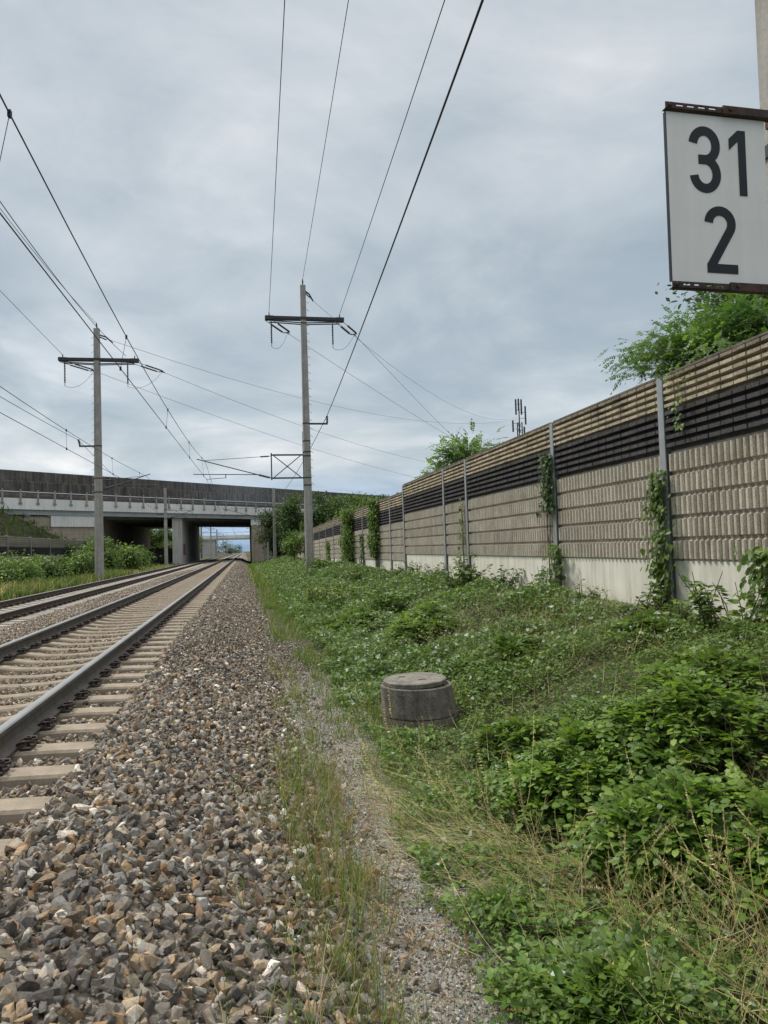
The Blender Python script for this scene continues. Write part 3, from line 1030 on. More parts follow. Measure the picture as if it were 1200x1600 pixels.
# second overpass far beyond
o2 = empty('far_overpass', (0, 0, 0), 'pale distant road bridge seen through the opening under the overpass', 'overpass')
mb = MB(); mb.box(-60, 90, 300, 312, 5.9, 7.0); mb.build('deck', BRIDGEC, o2)
mb = MB(); mb.box(-60, 90, 299.6, 300, 6.4, 7.6); mb.build('parapet', BRIDGEC, o2)
mb = MB()
for x in np.arange(-58, 88, 3.0): mb.box(x, x + .1, 299.7, 299.8, 7.6, 8.7)
mb.box(-60, 90, 299.7, 299.8, 8.65, 8.75); mb.build('railing', GALV, o2)
mb = MB(); mb.box(-30, -11.5, 300.5, 311, -1, 5.9); mb.build('abutment', PIERC, o2)
mb = MB(); mb.box(5.5, 7, 300.5, 311, -1, 5.9); mb.build('pier', PIERC, o2)


# ------------------------------------------------------------------ masts
def insulator(mb, a, b, r0=.028, r1=.062, n=13):
    a, b = Vector(a), Vector(b)
    pts, rad = [], []
    for i in range(n):
        u0, u1, u2 = i / n, (i + .45) / n, (i + .9) / n
        pts += [a.lerp(b, u0), a.lerp(b, u1), a.lerp(b, u2)]
        rad += [r0, r1, r0]
    mb.tube(pts, rad, 8)


def chamf(w, d, c):
    return [(-w + c, -d), (w - c, -d), (w, -d + c), (w, d - c), (w - c, d), (-w + c, d), (-w, d - c), (-w, -d + c)]


def mast(x, y, z0, z1, wb, wt, label, group, name='catenary_mast', steps=0, step_from=3.0, bands=()):
    root = empty(name, (x, y, z0), label, 'mast', group)
    H = z1 - z0
    mb = MB()
    k = 12
    for i in range(k):                       # cast in lifts, tapering
        u0, u1 = i / k, (i + 1) / k
        w0, w1 = (wb + (wt - wb) * u0) / 2, (wb + (wt - wb) * u1) / 2
        o0 = chamf(w0, w0, w0 * .3); o1 = chamf(w1, w1, w1 * .3)
        vs = [(p[0], p[1], H * u0) for p in o0] + [(p[0], p[1], H * u1) for p in o1]
        fs = [(j, (j + 1) % 8, (j + 1) % 8 + 8, j + 8) for j in range(8)]
        if i == 0: fs.append(tuple(range(8))[::-1])
        if i == k - 1: fs.append(tuple(range(8, 16)))
        mb.add(vs, fs)
    mb.build('shaft', CONC, root)
    for zb in bands:
        w = (wb + (wt - wb) * (zb - z0) / H) / 2 + .012
        mb = MB(); mb.prism(chamf(w, w, w * .3), zb - z0 - .035, zb - z0 + .035); mb.build('clamp_band', STEEL, root)
    if steps:
        z = step_from
        proto = None
        while z < H - .3:
            w = (wb + (wt - wb) * z / H) / 2
            if proto is None:
                mb = MB()
                mb.tube([(0, 0, 0), (steps * .13, 0, 0), (steps * .16, 0, -.03), (steps * .16, 0, -.09)], .011, 6)
                mb.tube([(0, .05, -.0), (steps * .10, .05, .06)], .008, 5)
                proto = mb.build('step_iron', GALV, root)
                o = proto
            else:
                o = proto.copy(); COL.objects.link(o); o.parent = root
            o.location = (steps * (w - .01), 0, z)
            z += .48
    return root


def crossarm(root, x, y, z0, zc, xl, xr, udir, ends_z=0.0):
    """feeder crossarm with hanging insulators and paired strain strings that pull along udir (root space)"""
    mb = MB()
    for s in (-1, 1):
        mb.bar((xl - x, s * .17, zc - z0), (xr - x, s * .17, zc - z0), .05, .17)
        mb.bar((xl - x, s * .17, zc - z0 - .20), (0, s * .17, zc - z0 - .30), .04, .06)
        mb.bar((xr - x, s * .17, zc - z0 - .20), (0, s * .17, zc - z0 - .30), .04, .06)
    for e in (xl, xr):
        mb.box(e - x - .25, e - x + .25, -.2, .2, zc - z0 - .12, zc - z0 + .1)
        mb.tube([(e - x, 0, zc - z0 + .1), (e - x, 0, zc - z0 + .32)], .035, 6)
    mb.build('crossarm', STEEL, root)
    u = Vector(udir).normalized()
    sv = Vector((u.y, -u.x, 0)).normalized()
    yokes = []
    for e in (xl, xr):
        hx = e - x + (.12 if e == xl else -.45)
        top = Vector((hx, 0, zc - z0 - .12)); bot = top + Vector((0, 0, -1.62))
        mb = MB(); insulator(mb, top + Vector((0, 0, -.12)), bot + Vector((0, 0, .2))); mb.tube([top, bot], .02, 6)
        mb.build('hanging_insulator', INSUL, root)
        c = Vector((e - x, 0, zc - z0 - .15))
        mb = MB()
        ends = []
        for s in (-1, 1):
            a = c + sv * s * .22
            b = a + u * 2.35
            mb.tube([a, b], .018, 6)
            insulator(mb, a + u * .75, a + u * 2.2)
            ends.append(b)
        mb.bar(ends[0], ends[1], .05, .05)
        yk = (ends[0] + ends[1]) / 2
        mb.tube([yk, yk + u * .35], .035, 6)
        mb.build('strain_insulator', INSUL, root)
        mb = MB()
        pts = []
        for i in range(13):
            q = i / 12
            p = bot.lerp(yk + u * .1, q)
            p.z -= .62 * 4 * q * (1 - q) * (.75 if q > .5 else .75)
            pts.append(p)
        mb.tube(pts, .011, 5)
        mb.build('jumper_wire', WIRE, root)
        yokes.append(root.location + yk + u * .35)
    return yokes


def tube_part(name, root, segs, r, m_=STEEL, n=8):
    mb = MB()
    for a, b in segs:
        mb.tube([a, b], r, n)
    return mb.build(name, m_, root)


def cantilever(root, mx_, x0, xt, zt, zm, zl, xs, xc, zc, frame_=True):
    """root-space cantilever: from the mast face (or extension frame end) x0 to the messenger clamp at xt"""
    d = -1 if xt < x0 else 1
    if frame_:
        mb = MB()
        f0 = mx_
        for s in (-.0,):
            mb.bar((f0, s, zl), (x0, s, zl), .07, .09); mb.bar((f0, s, zm), (x0, s, zm), .07, .09)
            mb.bar((x0, s, zl - .12), (x0, s, zm + .12), .07, .07); mb.bar((f0, s, zl - .12), (f0, s, zm + .12), .06, .06)
            mb.bar((f0 + d * .2, s, zl + .05), (x0 - d * .15, s, zm - .05), .05, .05); mb.bar((f0 + d * .2, s, zm - .05), (x0 - d * .15, s, zl + .05), .05, .05)
        mb.build('extension_frame', STEEL, root)
    mb = MB()
    a = Vector((x0, 0, zm - .06)); b = Vector((xt, 0, zt)); q = (b - a).normalized()
    mb.tube([a, b], .016, 6); insulator(mb, a + q * .15, a + q * .65, .03, .06, 8)
    a = Vector((x0, 0, zl)); q = (b - a).normalized()
    mb.tube([a, b + q * .35], .028, 8); insulator(mb, a + q * .12, a + q * .8, .04, .075, 8)
    a2 = a + q * .85; b2 = Vector((xs, 0, zl + .28))
    mb.tube([a2, b2], .024, 8)
    mb.build('cantilever_tube', STEEL, root)
    mb = MB()
    k = a2.lerp(b2, .5)
    mb.tube([k, k + Vector((0, 0, -.22))], .03, 6)
    mb.tube([k + Vector((0, 0, -.2)), Vector((xc, 0, zc + .03))], .018, 6)
    mb.build('steady_arm', STEEL, root)


MG = 'concrete masts along the tracks'
TOW = Vector((47.2, 120.0, 0))
m0 = mast(3.135, 3.40, -.9, 17.1, .50, .34, 'concrete mast at the right edge carrying the white number board', MG, bands=(2.33, 3.26), steps=1, step_from=4.5)
m1 = mast(3.78, 44.0, -.6, 17.1, .50, .32, 'tall concrete mast rising from the weeds beside the noise barrier, middle of the picture', MG, steps=1, step_from=4.2,
          bands=(4.95, 5.4, 6.7, 6.95, 7.6, 8.66))
m2 = mast(-9.2, 50.0, -.7, 15.9, .52, .36, 'tall concrete mast left of the far track with a wide dark crossarm', MG, steps=-1, step_from=4.5, bands=(5.2, 6.1, 8.2))
m3 = mast(-9.3, 92.0, -.6, 9.0, .42, .32, 'slender pale mast left of the far track just before the overpass', MG, bands=(5.3, 6.4))
m4 = mast(3.75, 94.0, -.4, 9.0, .42, .32, 'slender pale mast on the right bank close to the overpass abutment', MG, bands=(5.3, 6.6))

# top fittings and brackets
for r_, H, sgn in ((m1, 17.7, 1), (m2, 16.6, 1), (m0, 18.0, 1)):
    mb = MB(); mb.tube([(0, 0, H - .03), (0, 0, H + .4)], .03, 6); mb.tube([(0, 0, H + .12), (0, 0, H + .3)], .05, 6)
    mb.build('top_pin', STEEL, r_)
UD1 = (43.4, 76, -4.0)
y1 = crossarm(m1, 3.78, 44.0, -.6, 15.05, 1.72, 5.98, UD1)
UD2 = (56, 70, -4.5)
y2 = crossarm(m2, -9.2, 50.0, -.7, 13.85, -11.3, -6.85, UD2)
crossarm(m0, 3.10, 3.40, -.9, 15.05, 1.05, 5.05, (0.3, -1, 0))
# earth wire dead ends at the mast tops
for r_, zt, ud in ((m1, 17.35, UD1), (m2, 16.2, UD2)):
    u = Vector(ud).normalized()
    mb = MB(); a = Vector((.15, 0, zt)); mb.tube([a, a + u * .55 + Vector((0, 0, .03)), a + u * 1.1 + Vector((0, 0, -.2))], .05, 6)
    mb.tube([a + Vector((0, 0, -.12)), a + u * .6 + Vector((0, 0, -.15))], .04, 6)
    mb.build('dead_end_clamp', STEEL, r_)
# low brackets with the return conductor
mb = MB(); mb.bar((.2, 0, 9.26), (1.3, 0, 9.26), .09, .1); insulator(mb, (1.27, 0, 9.3), (1.27, 0, 9.75), .04, .08, 5); mb.build('wire_bracket', STEEL, m1)
mb = MB(); mb.bar((-.2, 0, 8.9), (-1.15, 0, 8.9), .09, .1); insulator(mb, (-1.1, 0, 8.95), (-1.2, 0, 9.35), .04, .08, 5); mb.build('wire_bracket', STEEL, m2)
mb = MB(); mb.bar((-.2, 0, 6.4), (-1.0, 0, 6.4), .07, .08); mb.build('wire_bracket', STEEL, m3)

cantilever(m1, -.2, -2.12, -2.3 - 3.78, 6.47 + .6, 6.78 + .6, 5.40 + .6, -2.85 - 3.78, -2.1 - 3.78, 5.35 + .6)
cantilever(m2, .2, .25, -6.3 + 9.2, 6.25 + .7, 6.0 + .7, 5.35 + .7, -5.5 + 9.2, -6.1 + 9.2, 5.15 + .7, False)
cantilever(m3, .2, .2, 3.0, 6.2 + .6, 6.4 + .6, 5.3 + .6, 3.7, 2.8, 5.1 + .6, False)
cantilever(m4, -.2, -1.9, -6.0, 6.4 + .4, 6.6 + .4, 5.3 + .4, -6.7, -5.9, 5.3 + .4)
# cable down the back of the middle mast
tube_part('cable', m1, [((-.24, .05, 4.8), (-.24, .05, 8.8))], .014)

# masts seen under and beyond the overpass
FG = 'catenary masts beyond the overpass'
for k, (x, y, h, lab) in enumerate([(-9.4, 168, 9.5, 'dark mast with pale bands standing first beyond the opening'), (-9.4, 215, 9.0, 'pale thin mast left of the tracks, second beyond the overpass'),
                                    (-9.4, 262, 9.0, 'pale thin mast left of the tracks in front of the far bridge'), (-9.2, 330, 9.0, 'thin mast left of the tracks behind the far bridge'),
                                    (3.4, 170, 9.0, 'thin mast hard against the right edge of the opening'), (3.4, 260, 9.0, 'thin mast right of the tracks before the far bridge'),
                                    (-9.2, 400, 9.0, 'faint farthest mast at the end of the tracks')]):
    r_ = mast(x, y, -.3, h, .42, .34, lab, FG)
    mb = MB(); s = 1 if x < 0 else -1
    mb.tube([(0, 0, 6.9), (s * 3, 0, 6.6)], .03, 6); mb.tube([(0, 0, 5.7), (s * 3.0, 0, 6.6)], .035, 6); mb.tube([(0, 0, 5.7), (s * 3.4, 0, 5.8)], .03, 6)
    mb.build('cantilever_tube', STEEL, r_)


# ------------------------------------------------------------------ wires
def wire_pts(a, b, sag=0.0, n=16):
    a, b = Vector(a), Vector(b)
    out = []
    for i in range(n + 1):
        u = i / n
        p = a.lerp(b, u)
        p.z -= sag * 4 * u * (1 - u)
        out.append(p)
    return out


def wire(label, spans, r=.011, group='feeder wires'):
    mb = MB()
    for s in spans:
        mb.tube(wire_pts(*s), r, 5)
    return tag(mb.build('overhead_wire', WIRE), label, 'wire', group)


G1 = 'feeder wires between the masts'
wire('dark wire running overhead to the left end of the middle mast crossarm', [((1.05, 3.38, 15.3), (1.72, 44, 15.38), .12)], .014, G1)
wire('thin wire running overhead to the tip of the middle mast', [((3.02, 3.38, 17.35), (3.78, 44, 17.45), .1)], .013, G1)
wire('dark wire running overhead to the right end of the middle mast crossarm', [((5.05, 3.38, 15.3), (5.98, 44, 15.38), .12)], .015, G1)
wire('thickest wire, slanting overhead to the small low bracket on the middle mast', [((3.07, 3.38, 8.6), (5.05, 44, 9.15), .22), ((5.05, 44, 9.15), (4.6, 94, 8.2), .5)], .02, G1)
wire('wire leaving the left end of the left mast crossarm towards the left edge', [((-11.6, 2, 14.3), (-11.3, 50, 14.15), .15)], .013, G1)
wire('wire from the tip of the left mast out of the upper left of the photo', [((-9.3, 2, 15.8), (-9.2, 50, 16.25), 1.15)], .013, G1)
wire('wire from the right arm of the left mast out of the upper left', [((-7.3, 2, 13.3), (-7.4, 50, 14.15), 1.35)], .016, G1)
wire('wire on the small left bracket of the left mast', [((-9.9, 2, 7.9), (-10.4, 50, 8.6), .3), ((-10.4, 50, 8.6), (-10.3, 92, 6.2), .3)], .014, G1)
G2 = 'wires leading right across the sky'
END = [(TOW.x + .2, TOW.y, 22.6), (46.5, 118, 13.4), (46.5, 118, 9.4)]
wire('thin wire from the tip of the middle mast sagging towards the antenna mast', [((4.0, 44.3, 16.65), (TOW.x - .2, TOW.y, 22.9), 3.0)], .011, G2)
wire('thin wire from the right insulators of the middle mast slanting down behind the wall', [(y1[1], (46.5, 118, 8.8), .8)], .012, G2)
wire('thin wire from the left insulators of the middle mast slanting down behind the wall', [(y1[0], (46.5, 118, 12.6), .6)], .012, G2)
wire('thin wire from the tip of the left mast sagging far to the right', [((-8.5, 50.8, 15.4), END[0], 2.7)], .012, G2)
wire('thin wire from the right insulators of the left mast sagging far to the right', [(y2[1], END[1], 2.2)], .012, G2)
wire('thin wire from the left insulators of the left mast sagging far to the right', [(y2[0], END[2], 1.8)], .012, G2)


def overhead(label, P, zc, zm, sag, drops, r=.0105, M=None):
    """contact wire, messenger and droppers of one track; P = list of (x_contact, y)"""
    root = empty('overhead_line', (P[0][0], P[0][1], 0), label, 'overhead line', 'overhead lines of the two tracks')
    loc = root.location
    c, mm, dr = MB(), MB(), []
    for (xa, ya), (xb, yb) in zip(P[:-1], P[1:]):
        nd = drops
        xma, xmb = xa * .7 + .3 * (xa + xb) / 2, xb * .7 + .3 * (xa + xb) / 2
        zma = zmb = zm
        sg_ = sag
        if M and ya in M:
            xma, xmb, zma, zmb, sg_ = M[ya]
        c.tube([Vector((xa, ya, zc)) - loc, Vector((xb, yb, zc)) - loc], r, 5)
        mp = wire_pts((xma, ya, zma), (xmb, yb, zmb), sg_, 14)
        mm.tube([p - loc for p in mp], r, 5)
        for k in range(nd):
            u = (k + .72) / nd
            pm = Vector((xma, ya, zma)).lerp(Vector((xmb, yb, zmb)), u); pm.z -= sg_ * 4 * u * (1 - u)
            pc = Vector((xa, ya, zc)).lerp(Vector((xb, yb, zc)), u)
            d = MB(); d.tube([pm - loc, pc - loc], .005, 4)
            for q in (pm, pc): d.box(q.x - loc.x - .02, q.x - loc.x + .02, q.y - loc.y - .03, q.y - loc.y + .03, q.z - .045, q.z + .04)
            dr.append(d)
    c.build('contact_wire', WIRE, root); mm.build('messenger_wire', WIRE, root)
    for d in dr: d.build('dropper', WIRE, root)


overhead('contact wire, messenger wire and droppers above the near track', [(-3.0, 3.4), (-2.1, 44), (-2.6, 94), (-2.2, 135), (-2.5, 260)], 5.36, 6.48, .42, 5, M={3.4: (-2.74, -2.2, 6.85, 6.48, .70)})
overhead('contact wire, messenger wire and droppers above the far track', [(-6.75, 4), (-6.2, 50), (-6.5, 92), (-6.1, 135), (-6.4, 260)], 5.14, 6.25, .42, 5)

# ------------------------------------------------------------------ kilometre board
SY = 3.2
bx0, bw, bz0, bh = 2.074, .548, 2.382, .852
sg = empty('kilometre_sign', (bx0, SY, bz0), 'white board with black numbers 31 over 2 on the right hand mast', 'sign')
sg.rotation_euler = (0, R(.6), R(0.5))


def stroke(mb, path, w, y0, y1):
    """flat stroke of constant width along a path in the board plane"""
    L_, R_ = [], []
    k = len(path)
    for i, (x, z) in enumerate(path):
        x0, z0 = path[max(i - 1, 0)]; x1, z1 = path[min(i + 1, k - 1)]
        dx, dz = x1 - x0, z1 - z0
        l = math.hypot(dx, dz)
        nx, nz = -dz / l * w / 2, dx / l * w / 2
        L_.append((x + nx, z + nz)); R_.append((x - nx, z - nz))
    for i in range(k - 1):
        q = [L_[i], L_[i + 1], R_[i + 1], R_[i]]
        vs = [(x, y0, z) for x, z in q] + [(x, y1, z) for x, z in q]
        mb.add(vs, [(0, 1, 2, 3), (7, 6, 5, 4), (0, 4, 5, 1), (2, 6, 7, 3)] + ([(3, 7, 4, 0)] if i == 0 else []) + ([(1, 5, 6, 2)] if i == k - 2 else []))


def arc(cx, cz, r, a0, a1, n=20):
    return [(cx + r * math.cos(R(a0 + (a1 - a0) * i / n)), cz + r * math.sin(R(a0 + (a1 - a0) * i / n))) for i in range(n + 1)]


mb = MB(); mb.box(0, bw, 0, .012, 0, bh); mb.build('board', WHITE, sg)
mb = MB()
mb.box(-.003, .0, -.001, .02, .0, bh)
mb.build('board_edge', BLACK, sg)
DW, DH, SW = .172, .338, .046
ox, oz = .118, bh - .060 - DH
r_ = (DH - SW) / 4
mb = MB(); c = DW / 2
xr = DW - SW / 2
up = arc(c, DH - SW / 2 - r_, r_, 180, 60)
def bowl(sg_):      # narrow bowl: straight-sided
    pts = []
    zt = DH - SW / 2 if sg_ > 0 else SW / 2
    zm = DH / 2
    rr = (zt - zm) * sg_ / 2
    wx_ = DW / 2 - SW / 2
    cz = (zt + zm) / 2
    for i in range(31):
        a = R(172 - 262 * i / 30)
        pts.append((c + wx_ * math.cos(a), cz + sg_ * rr * math.sin(a)))
    return pts
b1 = bowl(1) + [(c - .035, DH / 2)]
b2 = bowl(-1) + [(c - .035, DH / 2)]
stroke(mb, [(x + ox, z + oz) for x, z in b1], SW, -.0035, 0)
stroke(mb, [(x + ox, z + oz) for x, z in b2], SW, -.0030, 0)
mb.build('number', BLACK, sg)
mb = MB()
o1 = ox + DW + .052
pg = [(.093, 0), (.093, DH - .004), (.050, DH - .004), (0, DH - .05), (0, DH - .107), (.051, DH - .06), (.051, 0)]
pg = [(x + o1, z + oz) for x, z in pg]
n = len(pg)
vs = [(x, -.0035, z) for x, z in pg] + [(x, 0, z) for x, z in pg]
mb.add(vs, [(0, 5, 6), (0, 1, 5), (1, 2, 5), (2, 3, 5), (3, 4, 5)] + [(i, (i + 1) % n, (i + 1) % n + n, i + n) for i in range(n)])
mb.build('number', BLACK, sg)
mb = MB()
ox2, oz2 = .188, .052
w2 = DW / 2 - SW / 2
pts = [(c + w2 * math.cos(R(a)), DH - SW / 2 - w2 * 1.02 + w2 * 1.02 * math.sin(R(a))) for a in np.linspace(176, -28, 26)]
pts += [(.029 + (pts[-1][0] - .029) * (1 - u), .036 + (pts[-1][1] - .036) * (1 - u)) for u in (.5, 1.0)]
stroke(mb, [(x + ox2, z + oz2) for x, z in pts], SW, -.0035, 0)
mb.box(ox2 + .006, ox2 + DW + .004, -.003, 0, oz2, oz2 + SW)
mb.build('number', BLACK, sg)
# slotted brackets above and below, reaching to the mast
for zc, nm in ((bh + .022, 1), (-.022, 0)):
    mb = MB()
    h = .030
    y0, y1 = -.02, -.014
    xs = [-.012, .045, .085, .105, .145, .165, .205, .225, .265, .30]
    zl, zh = zc - h / 2, zc + h / 2
    for i in range(0, 9):
        if i % 2 == 0:
            mb.box(xs[i], xs[i + 1], y0, y1, zl, zh)
        else:
            mb.box(xs[i], xs[i + 1], y0, y1, zl, zl + .012); mb.box(xs[i], xs[i + 1], y0, y1, zh - .009, zh)
    mb.box(.30, bw + .16, y0 - .008, y1 - .001, zl - .004, zh + .006)
    mb.box(-.012, bw + .16, y1, .012, zl - .003, zl + .001)
    mb.tube([(0.012, -.03, zc), (0.012, -.005, zc)], .010, 6)
    mb.tube([(bw * .62, -.036, zc + .003), (bw * .62, -.02, zc + .003)], .01, 6)
    mb.bar((bw + .05, .02, zc), (bw + .46, .10, zc), .05, .07)
    mb.build('bracket', RUSTY, sg)

# ------------------------------------------------------------------ manhole shaft
MX, MY, MZ = 1.90, 8.35, -.86
mh = empty('manhole_shaft', (MX, MY, MZ), 'round weathered concrete manhole ring with a lid standing in the cut weeds', 'manhole')


def ring(mb, secs, n=48, mi=0, holes=False):
    """secs: (cx, r, z) stacked circles"""
    vs, fs = [], []
    for cx, r_, z in secs:
        vs += [(cx + r_ * math.cos(2 * PI * j / n), r_ * math.sin(2 * PI * j / n), z) for j in range(n)]
    for i in range(len(secs) - 1):
        for j in range(n):
            a, b = i * n + j, i * n + (j + 1) % n
            fs.append((a, b, b + n, a + n))
    mb.add(vs, fs, mi, 1.0, False)


mb = MB(); ring(mb, [(0.04, .435, -.3), (.04, .435, .07), (.04, .41, .075)]); mb.build('base_ring', MANH, mh)
mb = MB(); ring(mb, [(.035, .43, .082), (.035, .434, .092), (.004, .408, .400), (.0, .40, .408), (0, .372, .410), (0, .365, .392), (0, 0.0001, .392)]); mb.build('cone_ring', MANH, mh)
mb = MB(); ring(mb, [(0, .32, .393), (0, .336, .412), (0, .358, .422), (0, .362, .464), (0, .35, .472)]);
n = 48
vs = [(.350 * math.cos(2 * PI * j / n), .350 * math.sin(2 * PI * j / n), .472) for j in range(n)]
mb.add(vs, [tuple(range(n))])
ld = mb.build('lid', LID, mh)
ld.rotation_euler = (R(.6), R(-1.2), 0)
mb = MB()
for x, y in ((-.12, .14), (.06, -.12)):
    mb.box(x - .045, x + .045, y - .017, y + .017, .4725, .4745)
mb.build('lifting_slot', BLACK, ld)

# ------------------------------------------------------------------ antenna mast far behind the barrier
am = empty('antenna_mast', (TOW.x, TOW.y, 0), 'slim dark antenna mast with upright panels rising behind the noise barrier', 'antenna')
mb = MB()
for a in range(3):
    p = (.45 * math.cos(a * 2.094), .45 * math.sin(a * 2.094))
    mb.tube([(p[0] * 2.2, p[1] * 2.2, 0), (p[0], p[1], 22)], .09, 6)
for k in range(22):
    z = k * 1.0
    for a in range(3):
        b = (a + 1) % 3
        q = 1 + 1.2 * (1 - z / 22); q2 = 1 + 1.2 * (1 - (z + 1) / 22)
        mb.tube([(.45 * q * math.cos(a * 2.094), .45 * q * math.sin(a * 2.094), z), (.45 * q2 * math.cos(b * 2.094), .45 * q2 * math.sin(b * 2.094), z + 1)], .04, 5)
mb.tube([(0, 0, 20), (0, 0, 26)], .1, 6)
mb.build('lattice', STEEL, am)
for dx, z0, z1 in ((-.55, 23.3, 26.0), (.45, 23.3, 26.0), (-1.2, 20.3, 22.3), (1.15, 21.6, 24.8), (.85, 18.9, 21.2), (-.05, 24, 26.1)):
    mb = MB(); mb.box(dx - .12, dx + .12, -.1, .08, z0, z1); mb.bar((dx, 0, (z0 + z1) / 2 + .5), (0, 0, (z0 + z1) / 2 + .5), .06); mb.bar((dx, 0, (z0 + z1) / 2 - .5), (0, 0, (z0 + z1) / 2 - .5), .06)
    mb.build('antenna_panel', STEEL, am)
mb = MB()
mb.tube([(0, 0, 18.9), (-3.6, 0, 17.4)], .08, 6); mb.tube([(0, 0, 17.6), (-3.6, 0, 17.4)], .08, 6); mb.tube([(-1.8, 0, 18.1), (-1.8, 0, 17.5)], .06, 6); mb.tube([(0, 0, 18.9), (3.2, 0, 18.6)], .06, 6)
mb.build('side_arm', STEEL, am)

# ------------------------------------------------------------------ vegetation
GREEN = np.array([(.084, .148, .022), (.110, .180, .029), (.060, .112, .022), (.138, .205, .035), (.090, .150, .038)])
DARKG = np.array([(.036, .066, .018), (.046, .080, .020), (.056, .092, .022), (.030, .056, .018)])
LIME = np.array([(.11, .18, .035), (.14, .20, .04), (.09, .16, .035)])
STRAW = np.array([(.50, .41, .24), (.58, .49, .31), (.42, .34, .20), (.34, .28, .16)])
FRESHG = np.array([(.085, .165, .030), (.105, .185, .036), (.070, .140, .026), (.12, .20, .045)])
SAGE = np.array([(.30, .36, .28), (.37, .42, .35), (.20, .27, .18)])
BROWNL = np.array([(.14, .105, .055), (.20, .15, .08), (.11, .085, .045)])


def pick(pal, n, v=.22):
    return pal[rng.integers(0, len(pal), n)] * rng.uniform(1 - v, 1 + v, (n, 1))


def up_frames(n, tilt=.6, lean=None):
    """leaf frames: random heading, face mostly upward"""
    a = rng.uniform(0, 2 * PI, n)
    el = rng.normal(-.1, tilt * .6, n)
    d = np.stack([np.cos(a) * np.cos(el), np.sin(a) * np.cos(el), np.sin(el)], 1)
    u = np.stack([rng.normal(0, tilt, n), rng.normal(0, tilt, n), np.ones(n)], 1)
    return frame(d, u)


def blades(cl, x, y, z, h, pal, tm=BLADES, lean=.25, wid=1.0, v=.25, heading=None):
    n = len(x)
    if n == 0: return
    a = rng.uniform(0, 2 * PI, n) if heading is None else heading
    upv = np.stack([rng.normal(0, lean, n), rng.normal(0, lean, n), np.ones(n)], 1)
    upv /= np.linalg.norm(upv, axis=1)[:, None]
    hd = np.stack([np.cos(a), np.sin(a), np.zeros(n)], 1)
    X_ = np.cross(hd, upv); X_ /= np.linalg.norm(X_, axis=1)[:, None]
    Y_ = np.cross(upv, X_)
    M3 = np.stack([X_, Y_, upv], -1)
    col = pick(pal, n, v)
    w = rng.integers(0, len(tm), n)
    pos = np.stack([x, y, z], 1)
    for i, t in enumerate(tm):
        k = w == i
        sc = np.stack([h[k] * wid, h[k], h[k]], 1)
        cl.put(t, pos[k], M3[k], sc, col[k])


def lying(cl, x, y, z, ln, pal, heading, spread, lift=.12, tm=STALKS, wid=1.0):
    """stalks lying flat: long axis (local Z) laid near the ground"""
    n = len(x)
    a = heading + rng.normal(0, spread, n)
    el = rng.normal(lift, .10, n)
    zd = np.stack([np.cos(a) * np.cos(el), np.sin(a) * np.cos(el), np.sin(el)], 1)
    rx = np.cross(zd, np.array([[0, 0, 1.]])); rx /= np.linalg.norm(rx, axis=1)[:, None]
    ry = -np.cross(rx, zd) * 1.0
    M3 = np.stack([rx, -np.cross(rx, zd) * -1.0, zd], -1)
    M3[:, :, 1] = np.cross(zd, rx) * -1
    M3[:, :, 0] = np.cross(M3[:, :, 1], zd)
    col = pick(pal, n)
    w = rng.integers(0, len(tm), n)
    pos = np.stack([x, y, z], 1)
    for i, t in enumerate(tm):
        k = w == i
        cl.put(t, pos[k], M3[k], np.stack([ln[k] * wid, ln[k], ln[k]], 1), col[k])


def uni(n, x0, x1, y0, y1):
    return rng.uniform(x0, x1, n), rng.uniform(y0, y1, n)


def canopy(x, y):
    """height of the weed layer on the slope"""
    c = vnoise(x, y, 1.1, 21) * .55 + vnoise(x, y, .4, 22) * .45
    c = np.clip((c - .33) / .45, 0, 1)
    return c


def in_manhole(x, y):
    return ((x - MX - .05) ** 2 + (y - MY) ** 2 < .47 ** 2) | ((np.abs(x - MX + .16 * (MY - y) / 1.0) < .42) & (y < MY) & (y > MY - .95))


